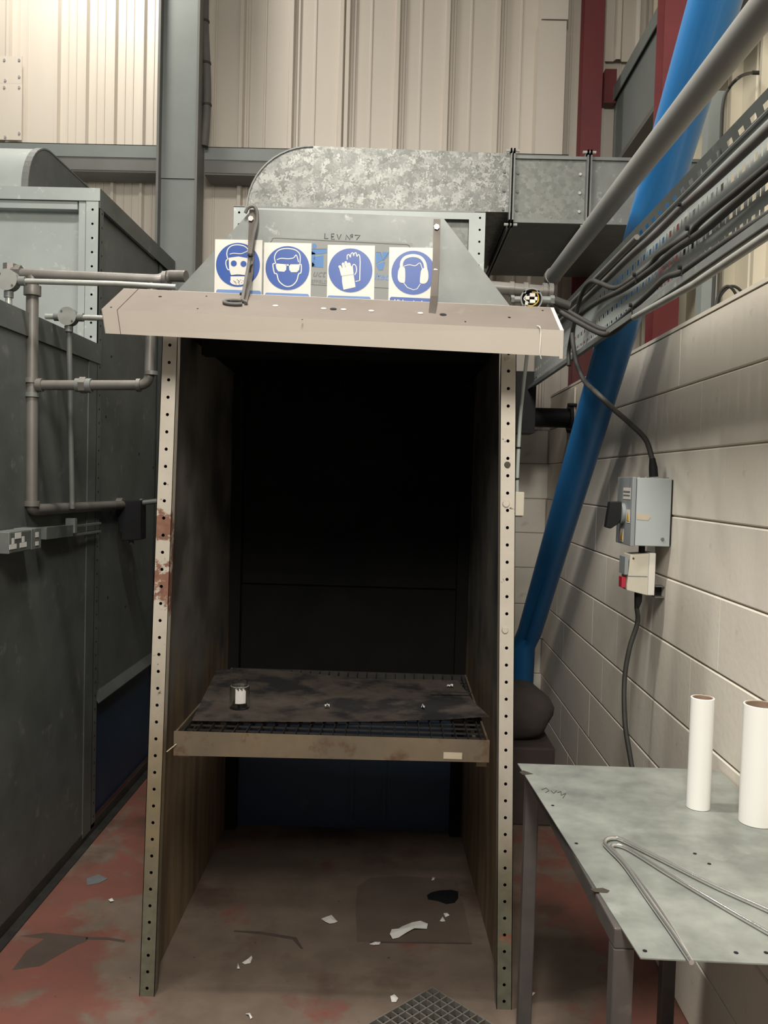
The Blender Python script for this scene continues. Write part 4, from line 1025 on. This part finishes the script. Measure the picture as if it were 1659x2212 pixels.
MB().tube(catmull([jc+Vector((-.018,-.02,-.016)), jc+Vector((.004,-.028,-.020)), jc+Vector((.021,-.026,-.004)), jc+Vector((.016,-.026,.018)), jc+Vector((.002,-.02,.022))], 6), .0018, 6).build('yellow_wire', M['yellow'], jb, True)
MB().tube(catmull([jc+Vector((-.014,-.02,.014)), jc+Vector((-.022,-.026,0)), jc+Vector((-.008,-.026,-.012))], 6), .0016, 6).build('white_wire', M['white'], jb, True)
for s in ((-.020,-.022),( .019,.021),(-.021,.020)): MB().cyl(jc+Vector((s[0], -.024, s[1])), (0,-1,0), .0045, .006, 10).build('screw_lug', M['galv'], jb)
MB().cyl(jc+Vector((.030,-.014,0)), (1,0,0), .012, .030, 12).cyl(jc+Vector((.058,-.014,0)), (1,0,0), .015, .012, 6).build('gland', M['galv'], jb, True)
MB().cyl(jc+Vector((-.030,-.014,0)), (-1,0,0), .010, .03, 12).cyl(jc+Vector((-.050,-.014,0)), (-1,0,0), .013, .010, 6).build('bush', M['galv'], jb, True)
MB().cyl(jc+Vector((.070,-.014,0)), (1,0,-.35), .0135, .05, 12).build('hose_tail', M['cable'], jb, True)
# threaded pipe fittings behind hood plate
fr = thing('pipe_fitting', 'short grey threaded pipe with collars sticking out right behind hood plate', 'pipe', tuple(U(1150, 640, 2.9)))
a = U(1060, 621, 2.85); b = U(1192, 632, 2.85)
MB().tube([a, b], .021, 16).build('tube', M['pipe'], fr, True)
for px, r_ in ((1100, .025), (1130, .026), (1171, .029), (1184, .030)):
    c = a.lerp(b, (px-1060)/132); MB().cyl(c, (b-a), r_, .014, 14).build('collar', M['pipe'], fr, True)
# white conduit and small box at right post
wc = thing('small_conduit_box', 'small white surface box fixed to outside of the right front post', 'switch box', tuple(U(1122, 1115, 2.68)))
q0 = U(1112, 1114, 2.67); q1 = U(1133, 1063, 2.67)
MB().box((q0.x, 2.67, q0.z), (q1.x, 2.73, q1.z)).build('box_body', M['whitedirty'], wc, bevel=.002)
MB().box((q0.x, 2.672, q0.z-.004), (q1.x-.004, 2.728, q0.z)).build('box_base', M['strap'], wc)
pts = [U(1117, 1064, 2.70), U(1117, 1035, 2.70), U(1120, 970, 2.70), U(1124, 900, 2.70), U(1131, 830, 2.70), U(1138, 770, 2.70), U(1143, 700, 2.70)]
wt = thing('white_conduit', 'thin pale plastic conduit rising from small white box beside right post', 'conduit', tuple(pts[0]))
MB().tube(catmull(pts, 6), .006, 10).build('tube', M['galv_pale'], wt, True)
for py in (969, 1036): MB().cyl(U(1120 if py < 1000 else 1116, py, 2.70), (0,0,1), .009, .005, 10).build('clip', M['black'], wt)

# black fan unit behind
fy = 4.55
fan = thing('fan_outlet', 'matt black fan casing with flanged duct stub behind the right front post', 'fan', tuple(U(1150, 935, fy)))
q0 = U(1100, 934, fy); q1 = U(1158, 852, fy)
MB().box((q0.x-.12, fy, q0.z), (q1.x, fy+.2, q1.z+.12)).build('casing', M['black'], fan)
c = U(1157, 900, fy+.05); MB().cyl((c.x, fy+.1, c.z), (1,0,0), .052, .195, 24).build('duct_stub', M['black'], fan, True)
e_ = c.x+.195; MB().cyl((e_-.012, fy+.1, c.z), (1,0,0), .080, .016, 24).build('flange', M['black'], fan, True)
for dz in (-.066, .066): MB().cyl((e_-.030, fy+.04, c.z+dz), (1,0,0), .009, .05, 8).build('bolt', M['black'], fan)
q = U(1240, 850, 4.75); t = MB().box((e_+.006, fy+.05, c.z-.11), (e_+.016, fy+.22, c.z+.16)).build('white_plate', M['clad']); tag(t, 'upright cream mounting plate against the flange of black fan', 'plate')

# ------------------------------------------------------------------ neighbouring booth on the left
XL = -1.345
nbh = thing('neighbour_booth', 'large dark galvanised extraction booth at left, taller rear box with pale front', 'booth', (-1.9, 3.5, 0))
yc = UX(213, 900, XL).y; zt_rear = UX(213, 405, XL).z; zr1 = UX(105, 690, XL).z
ZN = UX(208, 742, XL).z
MB().box((XL-.006, .7, 0.03), (XL-.002, yc-.03, ZN-.07)).build('near_side_sheet', M['galv_dark'], nbh)
MB().box((XL-.06, .7, ZN-.005), (XL+.006, yc, ZN)).box((XL+.002, .7, ZN-.085), (XL+.006, yc, ZN-.005)).build('top_rail', M['galv_dark'], nbh)
MB().box((-2.6, .7, ZN-.03), (XL-.06, yc, ZN-.02)).build('roof_sheet', M['galv_dark'], nbh)
MB().box((XL-.004, .7, 0), (XL+.035, 5.15, .006)).box((XL-.004, .7, .006), (XL, 5.15, .05)).build('foot_angle', M['grate'], nbh)
# corner post with holes on both visible faces
mb = MB(); hole_strip(mb, (XL-.058, yc-.03, ZN), (0,0,1), (1,0,0), zt_rear-ZN, .058, .062, .0055)
mb.build('corner_post', M['galv_pale'], nbh)
MB().box((XL-.058, yc-.004, ZN), (XL-.004, yc, zt_rear)).build('hole_shade_back', M['black'], nbh)  # black sheet added as the shade seen through the post holes
mb = MB(); hole_strip(mb, (XL+.003, yc-.03, .05), (0,0,1), (0,1,0), zt_rear-.06, .05, .062, .0055, off=.6); mb.f = [f[::-1] for f in mb.f]
mb.build('corner_post_side', M['galv_dark'], nbh)  # same post as the pale front face, side shade painted in
MB().box((XL-.003, yc-.03, .03), (XL, yc+.02, zt_rear)).build('hole_shade_side', M['black'], nbh)  # black stand-in for shade behind the side holes
MB().box((XL-.002, yc-.13, .03), (XL+.002, yc-.032, ZN-.085)).build('joint_strip', M['galv_dark'], nbh)
zs1 = UX(213, 1480, XL).z; ze = UX(213, 1500, XL).z
MB().box((XL-.020, yc+.02, ze), (XL-.015, 5.15, zt_rear-.08)).build('rear_side_sheet', M['galv_dark'], nbh)
MB().box((XL-.030, yc+.02, .05), (XL-.026, 5.15, ze)).build('lower_side_sheet', M['navy'], nbh)
MB().box((XL-.05, 4.80, .05), (XL-.020, 4.9, ze)).build('lower_stiffener', M['navy'], nbh)
MB().slab([(XL-.020, yc+.02, ze+.02), (XL-.020, 5.15, ze+.02), (XL+.012, 5.15, ze-.03), (XL+.012, yc+.02, ze-.03)], (0, 0, -.004)).build('ledge', M['galv_dark'], nbh)
# rear far post with holes
mb = MB(); yfp = UX(348, 900, XL).y-.05; hole_strip(mb, (XL-.010, yfp, ze), (0,0,1), (0,1,0), zt_rear-ze-.08, .06, .062, .005); mb.f = [f[::-1] for f in mb.f]; mb.build('far_post', M['galv_dark'], nbh)
MB().box((XL-.09, yc-.03, zt_rear-.006), (XL+.004, 5.15, zt_rear)).box((XL, yc-.03, zt_rear-.085), (XL+.004, 5.15, zt_rear-.006)).build('side_top_rail', M['galv_dark'], nbh)
MB().box((-2.7, yc-.034, zt_rear-.055), (XL+.004, yc-.028, zt_rear)).build('front_top_rail', M['galv_pale'], nbh)
MB().box((-2.7, yc-.02, zt_rear-.09), (XL-.10, yc+.03, zt_rear-.055)).box((XL-.092, yc-.024, ZN), (XL-.062, yc-.018, zt_rear-.055)).build('inner_frame', M['galv_pale'], nbh)
MB().box((-2.7, yc+.03, ZN-.05), (XL-.092, yc+.034, zt_rear-.05)).build('front_sheet', M['galv_pale'], nbh)  # paler metal than the sides: light on the front is painted in
MB().box((-2.7, yc, zt_rear-.004), (XL-.09, 5.15, zt_rear)).build('rear_roof_sheet', M['galv'], nbh)
# stains: small dark rivets on side
for (px, py) in ((240,770),(228,900),(300,980),(238,1105),(270,1310),(232,1290),(330,1010),(324,1080)):
    MB().cyl(UX(px, py, XL-.016), (1,0,0), .006, .003, 8).build('rivet', M['black'], nbh)
# duct elbow over it
nd = thing('neighbour_duct', 'rounded galvanised duct elbow on top of the tall neighbouring booth', 'duct', (-2.2, 4.5, zt_rear))
dx1 = U(62, 400, yc+.02).x; R_ = UX(100, 320, dx1).z-zt_rear
prof = [(yc-.01, zt_rear+.002)]
for k in range(13):
    th = math.pi-(math.pi/2)*k/12; prof.append((yc+.01+R_*1.0+R_*math.cos(th), zt_rear+.012+(R_-.012)*math.sin(th)))
prof += [(5.12, zt_rear+R_), (5.12, zt_rear+.002)]
MB().prism([(dx1-1.0, y, z) for y, z in prof], (1.0-.004, 0, 0)).build('elbow_body', M['galv_pale'], nd, True)
MB().prism([(dx1-.0035, y, z) for y, z in prof], (.003, 0, 0)).build('end_sheet', M['galv_dark'], nd)  # darker than the elbow: shade of the end face painted in
mb = MB()
for i in range(1, 14):
    a, b = prof[i], prof[i+1]; mb.bar((dx1-.012, a[0]-.002, a[1]+.001), (dx1-.012, b[0]-.002, b[1]+.001), .03, .006, up=(0, -.7, .7))
mb.build('folded_seam', M['galv'], nd)

# ------------------------------------------------------------------ pipework between the booths
def pipes(name, label, cat, runs, m, fittings=(), loc=None, rad=.02):
    o = thing(name, label, cat, loc)
    for (pts, r_, bend) in runs:
        MB().tube(elbow_path(pts, bend) if bend else pts, r_, 14).build('tube', m, o, True)
    for (c, ax, r_, l, n_, nm, mm) in fittings:
        MB().cyl(Vector(c)-Vector(ax).normalized()*l/2, ax, r_, l, n_).build(nm, mm, o, True)
    return o
YA = 3.10
a = U(30, 592, YA); b = U(402, 597, YA); v0 = U(70, 615, YA); v1 = U(68, 1105, YA)
drop_t = U(327, 728, YA); 
c1 = U(68, 832, YA); c2 = U(322, 832, YA); c3 = U(327, 700, YA)
pe = UX(262, 1092, v1.x); 
air = pipes('air_pipework', 'thick grey screwed steel pipework branching between the two booths', 'pipe', [
    ([a, U(345, 606, YA), U(362, 596, YA+.02), b], .021, .02),
    ([U(70, 596, YA), U(69, 860, YA), U(68, 1102, YA), UX(262, 1091, v1.x)], .0215, .03),
    ([c1, c2, Vector((c3.x, c3.y, U(340, 600, YA).z-.01))], .018, .04)], M['pipe'], [
    (U(70, 628, YA), (0,0,1), .030, .035, 16, 'tee', M['pipe']), (U(38, 590, YA), (1,0,0), .029, .03, 6, 'nut', M['pipe']), (U(22, 586, YA), (0,0,1), .026, .05, 8, 'plug', M['pipe']),
    (U(68, 822, YA), (0,0,1), .028, .018, 14, 'collar', M['pipe']), (U(69, 853, YA), (0,0,1), .028, .016, 14, 'collar', M['galv']),
    (U(86, 832, YA), (1,0,0), .025, .02, 14, 'collar', M['pipe']), (U(180, 832, YA), (1,0,0), .030, .022, 6, 'union_nut', M['pipe']), (U(192, 833, YA), (1,0,0), .026, .02, 14, 'union_body', M['galv']),
    (U(170, 832, YA), (1,0,0), .025, .02, 14, 'union_body', M['galv']),
    (U(300, 832, YA), (1,0,0), .024, .014, 14, 'collar', M['pipe']), (U(327, 806, YA), (0,0,1), .025, .014, 14, 'collar', M['pipe']),
    (U(68, 1088, YA), (0,0,1), .029, .018, 14, 'collar', M['pipe']), (U(356, 602, YA), (1,0,0), .027, .014, 14, 'collar', M['pipe'])], loc=tuple(v1))
# filter regulator
rg = thing('air_regulator', 'black air filter regulator hanging at the end of grey pipe', 'regulator', tuple(UX(275, 1168, v1.x+.02)))
c = UX(262, 1090, v1.x); yy = c.y; S = yy/F
def RG(px, py, d=0): return U(px, py, yy+d)
MB().prism([RG(246,1083), RG(304,1080), RG(304,1166), RG(262,1169), RG(261,1152), RG(256,1150), RG(254,1117), RG(246,1117)], (0, .09, 0)).build('body', M['black'], rg, bevel=.004)
MB().cyl(RG(244, 1090, .03), (1,0,0), .034, .05, 16).build('inlet_boss', M['pipe'], rg, True)
MB().cyl(RG(303, 1086, .04), (1,0,0), .020, .012, 16).build('outlet_ring', M['galv'], rg, True)
MB().cyl(RG(284, 1168, .04), (0,0,-1), .012, .016, 12).build('drain_cock', M['galv_dark'], rg)
for (px, py) in ((235, 1077), (236, 1108), (208, 1080)): MB().cyl(RG(px, py, .02), (0,-1,0), .007, .03, 8).build('mount_bolt', M['strap'], rg)
t = MB().tube([RG(308, 1086, .04), RG(345, 1082, .04)], .013, 12).build('steel_conduit', M['galv'], None, True); tag(t, 'short grey pipe from black regulator to the booth\'s left side', 'pipe')
# thin conduits and round boxes
YC = 3.0
cA = U(14, 604, YC-.03)
def round_box(c, r_, label, conduits, m='galv'):
    o = thing('conduit_box', label, 'junction box', tuple(c))
    MB().cyl(c+Vector((0, .035, 0)), (0,-1,0), r_, .035, 24).build('box_body', M['galv'], o, True)
    MB().cyl(c, (0,-1,0), r_*1.03, .004, 24).build('lid', M['conduit'], o, True)
    for s in (-1, 1): MB().cyl(c+Vector((s*r_*.6, -.004, s*-r_*.55)), (0,-1,0), .004, .002, 8).build('lid_screw', M['galv_dark'], o)
    for (ax, nm) in conduits: MB().cyl(c+Vector((0,.018,0))+Vector(ax)*r_, ax, .016, .022, 12).build('spout', M['galv'], o, True)
    return o
round_box(cA, .036, 'round steel conduit box with lid at top of leftmost conduit', [((0,0,-1), 0), ((1,0,0), 0)])
ct = cA+Vector((0, .018, 0))
t = MB().tube([ct+Vector((0,0,-.03)), (ct.x+.004, ct.y, U(11, 1150, YC).z)], .0115, 12).build('steel_conduit', M['conduit'], None, True); tag(t, 'bright vertical steel conduit at far left above the double socket', 'conduit')
t = MB().tube([ct+Vector((.03,0,0)), U(110, 609, YC), U(250, 613, YC), U(380, 620, YC)], .0095, 12).build('steel_conduit', M['conduit'], None, True); tag(t, 'slim bright horizontal conduit just under the thick pipe left of hood', 'conduit')
cB = UX(145, 683, XL+.07); cB2 = cB+Vector((0, .018, 0))
round_box(cB, .034, 'round steel conduit box hanging left of the lamp housing end', [((0,0,-1), 0), ((1,0,0), 0), ((-1,0,0), 0)])
bot = UX(156, 1098, XL+.05)
t = MB().tube([cB2+Vector((0,0,-.03)), (bot.x, bot.y, bot.z)], .0105, 12).build('steel_conduit', M['galv'], None, True); tag(t, 'dull vertical steel conduit dropping from round box to the trunking', 'conduit')
t = MB().tube([cB2+Vector((.03,0,0)), cB2+Vector((.55,0,-.006))], .0105, 12).build('steel_conduit', M['conduit'], None, True); tag(t, 'short horizontal steel conduit from round box passing behind lamp end', 'conduit')
t = MB().tube([cB2+Vector((-.03,0,0)), cB2+Vector((-.09,.0,.0))], .0105, 12).build('steel_conduit', M['conduit'], None, True); tag(t, 'stub of steel conduit on the left side of hanging round box', 'conduit')
# double socket
xs = XL+.07
so = thing('double_socket', 'grey metal clad double socket outlet on the left booth side', 'socket', tuple(UX(30, 1195, XL+.03)))
pa = UX(20, 1170, xs); pb = UX(67, 1170, xs); zlo = UX(20, 1197, xs).z; zhi = UX(20, 1150, xs).z; pc = UX(88, 1160, xs)
MB().box((XL+.007, pa.y, zlo), (xs, pb.y-.003, zhi)).build('back_box', M['galv'], so, bevel=.002)
MB().box((XL+.007, pb.y, zlo+.0), (xs+.002, pc.y, zhi+.002)).build('switch_box', M['galv'], so, bevel=.002)
MB().box((xs, pa.y+.004, zlo+.004), (xs+.003, pb.y-.006, zhi-.004)).build('face_plate', M['galv_dark'], so)
def mark(px, py, w_, h_):
    c = UX(px, py, xs+.0032); MB().box((xs+.003, c.y-w_/2, c.z-h_/2), (xs+.0042, c.y+w_/2, c.z+h_/2)).build('outlet_mark', M['whitemark'], so)
for (px, py) in ((28, 1178), (50, 1174)):
    mark(px, py+3, .052, .016); mark(px, py-9, .018, .020)
mark(39, 1157, .045, .02); mark(80, 1155, .025, .018); mark(80, 1174, .025, .014)
# trunking to the right of it
tr = thing('mini_trunking', 'pair of grey trunking bars running back along the left booth side', 'trunking', tuple(UX(150, 1150, XL+.03)))
p1_, p2_ = UX(92, 1152, XL+.03), UX(214, 1133, XL+.03)
MB().bar(p1_, UX(150, 1146, XL+.03), .03, .045).build('trunking_length', M['galv_dark'], tr)
for dz in (.0, -.036): MB().bar(UX(150, 1138, XL+.03)+Vector((0,0,dz)), UX(216, 1130, XL+.03)+Vector((0,0,dz)), .012, .008).build('rod', M['galv'], tr)
MB().box(UX(146, 1150, XL+.012), UX(162, 1120, XL+.05)).build('saddle', M['galv'], tr)

# ------------------------------------------------------------------ steel table at right
ZTB = .85
tf = UZ(1118, 1649, ZTB); tnl = UZ(1370, 2067, ZTB); 
tl_x0 = tf.x; yb = tf.y; yn_ = UZ(1385, 2069, ZTB).y
tbl = thing('steel_table', 'steel framed table with mottled galvanised sheet top against the block wall', 'table', ((tf.x+XW)/2, 2.0, 0))
tabp = [(tf.x, yb, ZTB), (tnl.x+.01, yn_, ZTB), (XW-.006, yn_-.01, ZTB), (XW-.006, yb+.0, ZTB)]
TOPS = MB().prism(tabp, (0, 0, -.0025)).build('sheet_top', M['tablet'], tbl)
# frame
FX0, FX1, FY0, FY1 = tf.x+.022, XW-.05, yn_+.10, yb-.03
tk = .038; zf = ZTB-.003
fx0n = FX0+.03
legpos = [(fx0n, FY0), (FX1-.04, FY0), (FX0, FY1), (FX1-.10, FY1)]
for (lx, ly) in legpos:
    MB().box((lx, ly, 0), (lx+tk, ly+tk, zf-tk)).build('leg', M['tableframe'], tbl, bevel=.003)
MB().bar((fx0n+tk/2, FY0, zf-tk/2), (FX0+tk/2, FY1+tk, zf-tk/2), tk, tk).build('side_rail', M['tableframe'], tbl, bevel=.003)
MB().bar((FX1+tk/2-.04, FY0, zf-tk/2), (FX1+tk/2-.1, FY1+tk, zf-tk/2), tk, tk).build('side_rail', M['tableframe'], tbl, bevel=.003)
MB().box((fx0n+tk, FY0, zf-tk), (FX1-.04, FY0+tk, zf)).build('end_rail', M['tableframe'], tbl, bevel=.003)
MB().box((FX0+tk, FY1, zf-tk), (FX1-.1, FY1+tk, zf)).build('end_rail', M['tableframe'], tbl, bevel=.003)
for (px, py) in ((1194,1740),(1245,1822),(1501,1844),(1532,1866),(1393,2054),(1590,2058),(1655,2058)):
    c = UZ(px, py, ZTB+.0004); MB().cyl(c, (0,0,1), .004, .0006, 10).build('screw_hole', M['black'], tbl)
for q in (((1122,1668),(1130,1664),(1152,1672),(1130,1674)), ((1275,1920),(1302,1918),(1317,1924),(1312,1929),(1285,1927))):
    MB().prism([UZ(x, y, ZTB+.0003) for x, y in q], (0,0,.0004)).build('edge_notch', M['strap'], tbl)
# scribbled marks
mb = MB()
for st in ([(1170,1706),(1180,1702),(1186,1708),(1178,1712)], [(1190,1708),(1196,1714),(1202,1708)], [(1204,1712),(1212,1710),(1212,1718),(1222,1714),(1216,1724)]):
    mb.tube([UZ(x, y, ZTB+.0008) for x, y in st], .0008, 4)
mb.build('scribble', M['strap'], tbl)
# tubes
def roll(px, py, r_, h, label, lean=0):
    c = UZ(px, py, ZTB+.001); o = thing('white_tube', label, 'tube', tuple(c)); n = 40; vs = []
    prf = [(r_-.003, .001), (r_, 0), (r_, h-.001), (r_-.001, h), (r_-.0035, h), (r_-.0035, .002)]
    for (r0, z0) in prf:
        for k in range(n): vs.append(c+Vector((r0*math.cos(2*math.pi*k/n), r0*math.sin(2*math.pi*k/n), z0)))
    MB().add(vs, [(i*n+k, i*n+(k+1) % n, (i+1)*n+(k+1) % n, (i+1)*n+k) for i in range(5) for k in range(n)][:n*4]).build('shell', M['tube'], o, True)
    vs = []
    for (r0, z0) in ((r_-.0036, h-.0005), (r_-.0062, h-.0015), (r_-.0062, .004), (0, .004)):
        for k in range(n): vs.append(c+Vector((r0*math.cos(2*math.pi*k/n), r0*math.sin(2*math.pi*k/n), z0)))
    MB().add(vs, [(i*n+k, i*n+(k+1) % n, (i+1)*n+(k+1) % n, (i+1)*n+k) for i in range(3) for k in range(n)]).build('core_lining', M['tubein'], o, True)
roll(1508, 1743, .0285, .277, 'slimmer white cardboard tube standing on steel table, further from camera')
roll(1634, 1775, .041, .285, 'fatter white cardboard tube standing on steel table, nearer the camera')
# bent rods
def rod(pts, r_, label, k=10):
    P = [UZ(x, y, ZTB+.0015+r_+dz) for x, y, dz in pts]
    t = MB().tube(catmull(P, k), r_, 12).build('bent_rod', M['rod'], None, True); return tag(t, label, 'rod')
rod([(1489,2070,0),(1450,2012,0),(1402,1944,0),(1350,1870,0),(1316,1834,0),(1306,1822,0),(1311,1813,0),(1326,1810,0),(1345,1815,0),(1420,1852,0),(1540,1912,0),(1640,1957,0),(1760,2012,0)], .0048, 'outer shiny steel rod bent like a hairpin on the steel table')
rod([(1494,2079,0),(1440,1986,0),(1385,1908,0),(1330,1842,0),(1321,1832,0),(1324,1826,0),(1338,1826,0),(1365,1838,0),(1440,1885,0),(1540,1945,0),(1640,2003,0),(1760,2070,0)], .0046, 'inner shiny steel rod bent like a hairpin within the outer one')

# ------------------------------------------------------------------ behind the table: sack and boxes
sk_c = UZ(1140, 1640, .0)
bx_y = 4.75
a = U(1100, 1690, 4.55)
t = MB().box((.44, 4.08, 0), (.79, 4.5, .38)).build('storage_box', M['redbox'], None, bevel=.01); tag(t, 'dusty brown box on floor in far right corner under dark sack', 'box')
mb = MB(); n = 20; m_ = 12; cx_, cy_, cz_ = .62, 4.29, .50; vs = []; rn = random.Random(9)
for j in range(m_+1):
    ph = math.pi*j/m_
    for k in range(n):
        th = 2*math.pi*k/n; q = 1+.09*math.sin(3*th+ph*2)+.06*math.sin(5*th-ph*3)
        vs.append((cx_+.18*q*math.sin(ph)*math.cos(th), cy_+.17*q*math.sin(ph)*math.sin(th), max(.382, cz_+.15*math.cos(ph)*(1+.05*math.sin(2*th)))))
mb.add(vs, [(j*n+k, (j+1)*n+k, (j+1)*n+(k+1) % n, j*n+(k+1) % n) for j in range(m_) for k in range(n)])
t = mb.build('dark_sack', M['sack'], None, True); tag(t, 'slumped dark dusty sack on brown box in the far right corner', 'sack')

# ------------------------------------------------------------------ floor grating and litter
gr = thing('floor_grating', 'square metal grating panel lying cornerwise on floor before the booth', 'grating', tuple(UZ(930, 2190, 0)))
ap = UZ(935, 2133, .02); dA = (UZ(1085, 2225, .02)-ap).normalized(); dB = (UZ(790, 2212, .02)-ap).normalized()
dB = Vector((-dA.y, dA.x, 0)) if Vector((-dA.y, dA.x, 0)).dot(dB) > 0 else Vector((dA.y, -dA.x, 0))
gl = .62; gn = 20
for k in range(gn+1):
    s = gl*k/gn
    MB().bar(ap+dA*s+Vector((0,0,-.008)), ap+dA*s+dB*gl+Vector((0,0,-.008)), .0045, .020).build('grating_bar', M['floorgrate'], gr)
    MB().bar(ap+dB*s+Vector((0,0,-.009)), ap+dB*s+dA*gl+Vector((0,0,-.009)), .0045, .018).build('cross_bar', M['floorgrate'], gr)
MB().prism([ap+Vector((0,0,-.0195)), ap+dA*gl+Vector((0,0,-.0195)), ap+dA*gl+dB*gl+Vector((0,0,-.0195)), ap+dB*gl+Vector((0,0,-.0195))], (0,0,.0005)).build('dark_base_sheet', M['soot'], gr)  # plain near-black sheet lying under the bars
def scrap2(pix, label, m='paper', lift=.006, seed=1, name='paper_scrap', cat='paper'):
    """torn flat piece from its outline on the floor"""
    rn = random.Random(seed); P = [UZ(x, y, .002) for x, y in pix]; n = len(P)
    for p in P: p.z = .001+lift*rn.random()
    c = sum(P, Vector((0,0,0)))/n; c.z = .004+lift*.7
    th = Vector((0,0,.0012))
    mb = MB().add([p+th for p in P]+[c+th]+P+[c], [(k, (k+1) % n, n) for k in range(n)]+[(n+1+(k+1) % n, n+1+k, 2*n+1) for k in range(n)]+[(k, n+1+k, n+1+(k+1) % n, (k+1) % n) for k in range(n)])
    return tag(mb.build(name, M[m]), label, cat)
scrap2([(694,1985),(708,1982),(716,1979),(722,1984),(729,1992),(722,1995),(712,1997),(702,1993)], 'torn white paper scrap in the middle of floor under the shelf', seed=1)
scrap2([(842,2024),(846,2014),(857,2009),(868,2002),(890,1998),(908,1994),(924,2000),(922,2008),(912,2003),(893,2010),(878,2018),(861,2026),(848,2031)], 'largest long torn white paper scrap on the floor under shelf', seed=2, lift=.012)
scrap2([(798,2040),(810,2036),(822,2036),(820,2042),(806,2043)], 'small torn paper scrap left of the largest long paper scrap', seed=3)
scrap2([(523,2080),(534,2075),(543,2066),(545,2069),(541,2080),(528,2084)], 'small curved paper scrap on the floor near left front post', seed=4)
scrap2([(512,2094),(514,2083),(518,2095)], 'tiny pointed paper scrap just below curved scrap near left post', seed=5)
scrap2([(843,2155),(852,2151),(860,2158),(856,2165),(846,2164)], 'small squarish paper scrap just left of the floor grating corner', seed=6)
scrap2([(958,1974),(966,1972),(971,1979),(962,1981)], 'small paper scrap on floor nearest below the black stain', seed=7)
scrap2([(950,1990),(956,1983),(962,1990),(956,1993)], 'tiny paper scrap just above right end of largest paper scrap', seed=8)
scrap2([(932,1903),(934,1896),(940,1896),(938,1903)], 'tiny paper scrap farthest back on the floor above black stain', seed=9)
scrap2([(530,2192),(540,2190),(545,2200),(541,2202),(537,2195)], 'hooked thin paper scrap near bottom edge left of the grating', seed=10)
scrap2([(1145,2150),(1152,2145),(1156,2148),(1149,2154)], 'small paper scrap under the table beside right front post', seed=11)
scrap2([(187,1898),(212,1889),(233,1898),(215,1907),(188,1912)], 'flat pale grey patch of card on the red floor beside left booth', 'tape' if False else 'inkpale', seed=12, lift=.001, name='card_scrap', cat='card')
scrap2([(234,1944),(242,1942),(246,1948),(238,1950)], 'tiny bright paper fleck on red floor left of the booth', seed=13)
t = scrap2([(922,1934),(932,1928),(950,1924),(975,1923),(990,1926),(990,1940),(982,1950),(965,1953),(945,1946),(925,1943)], 'glossy black oily rag patch on floor under the shelf at right', 'black', seed=14, lift=.002, name='oily_rag', cat='rag')
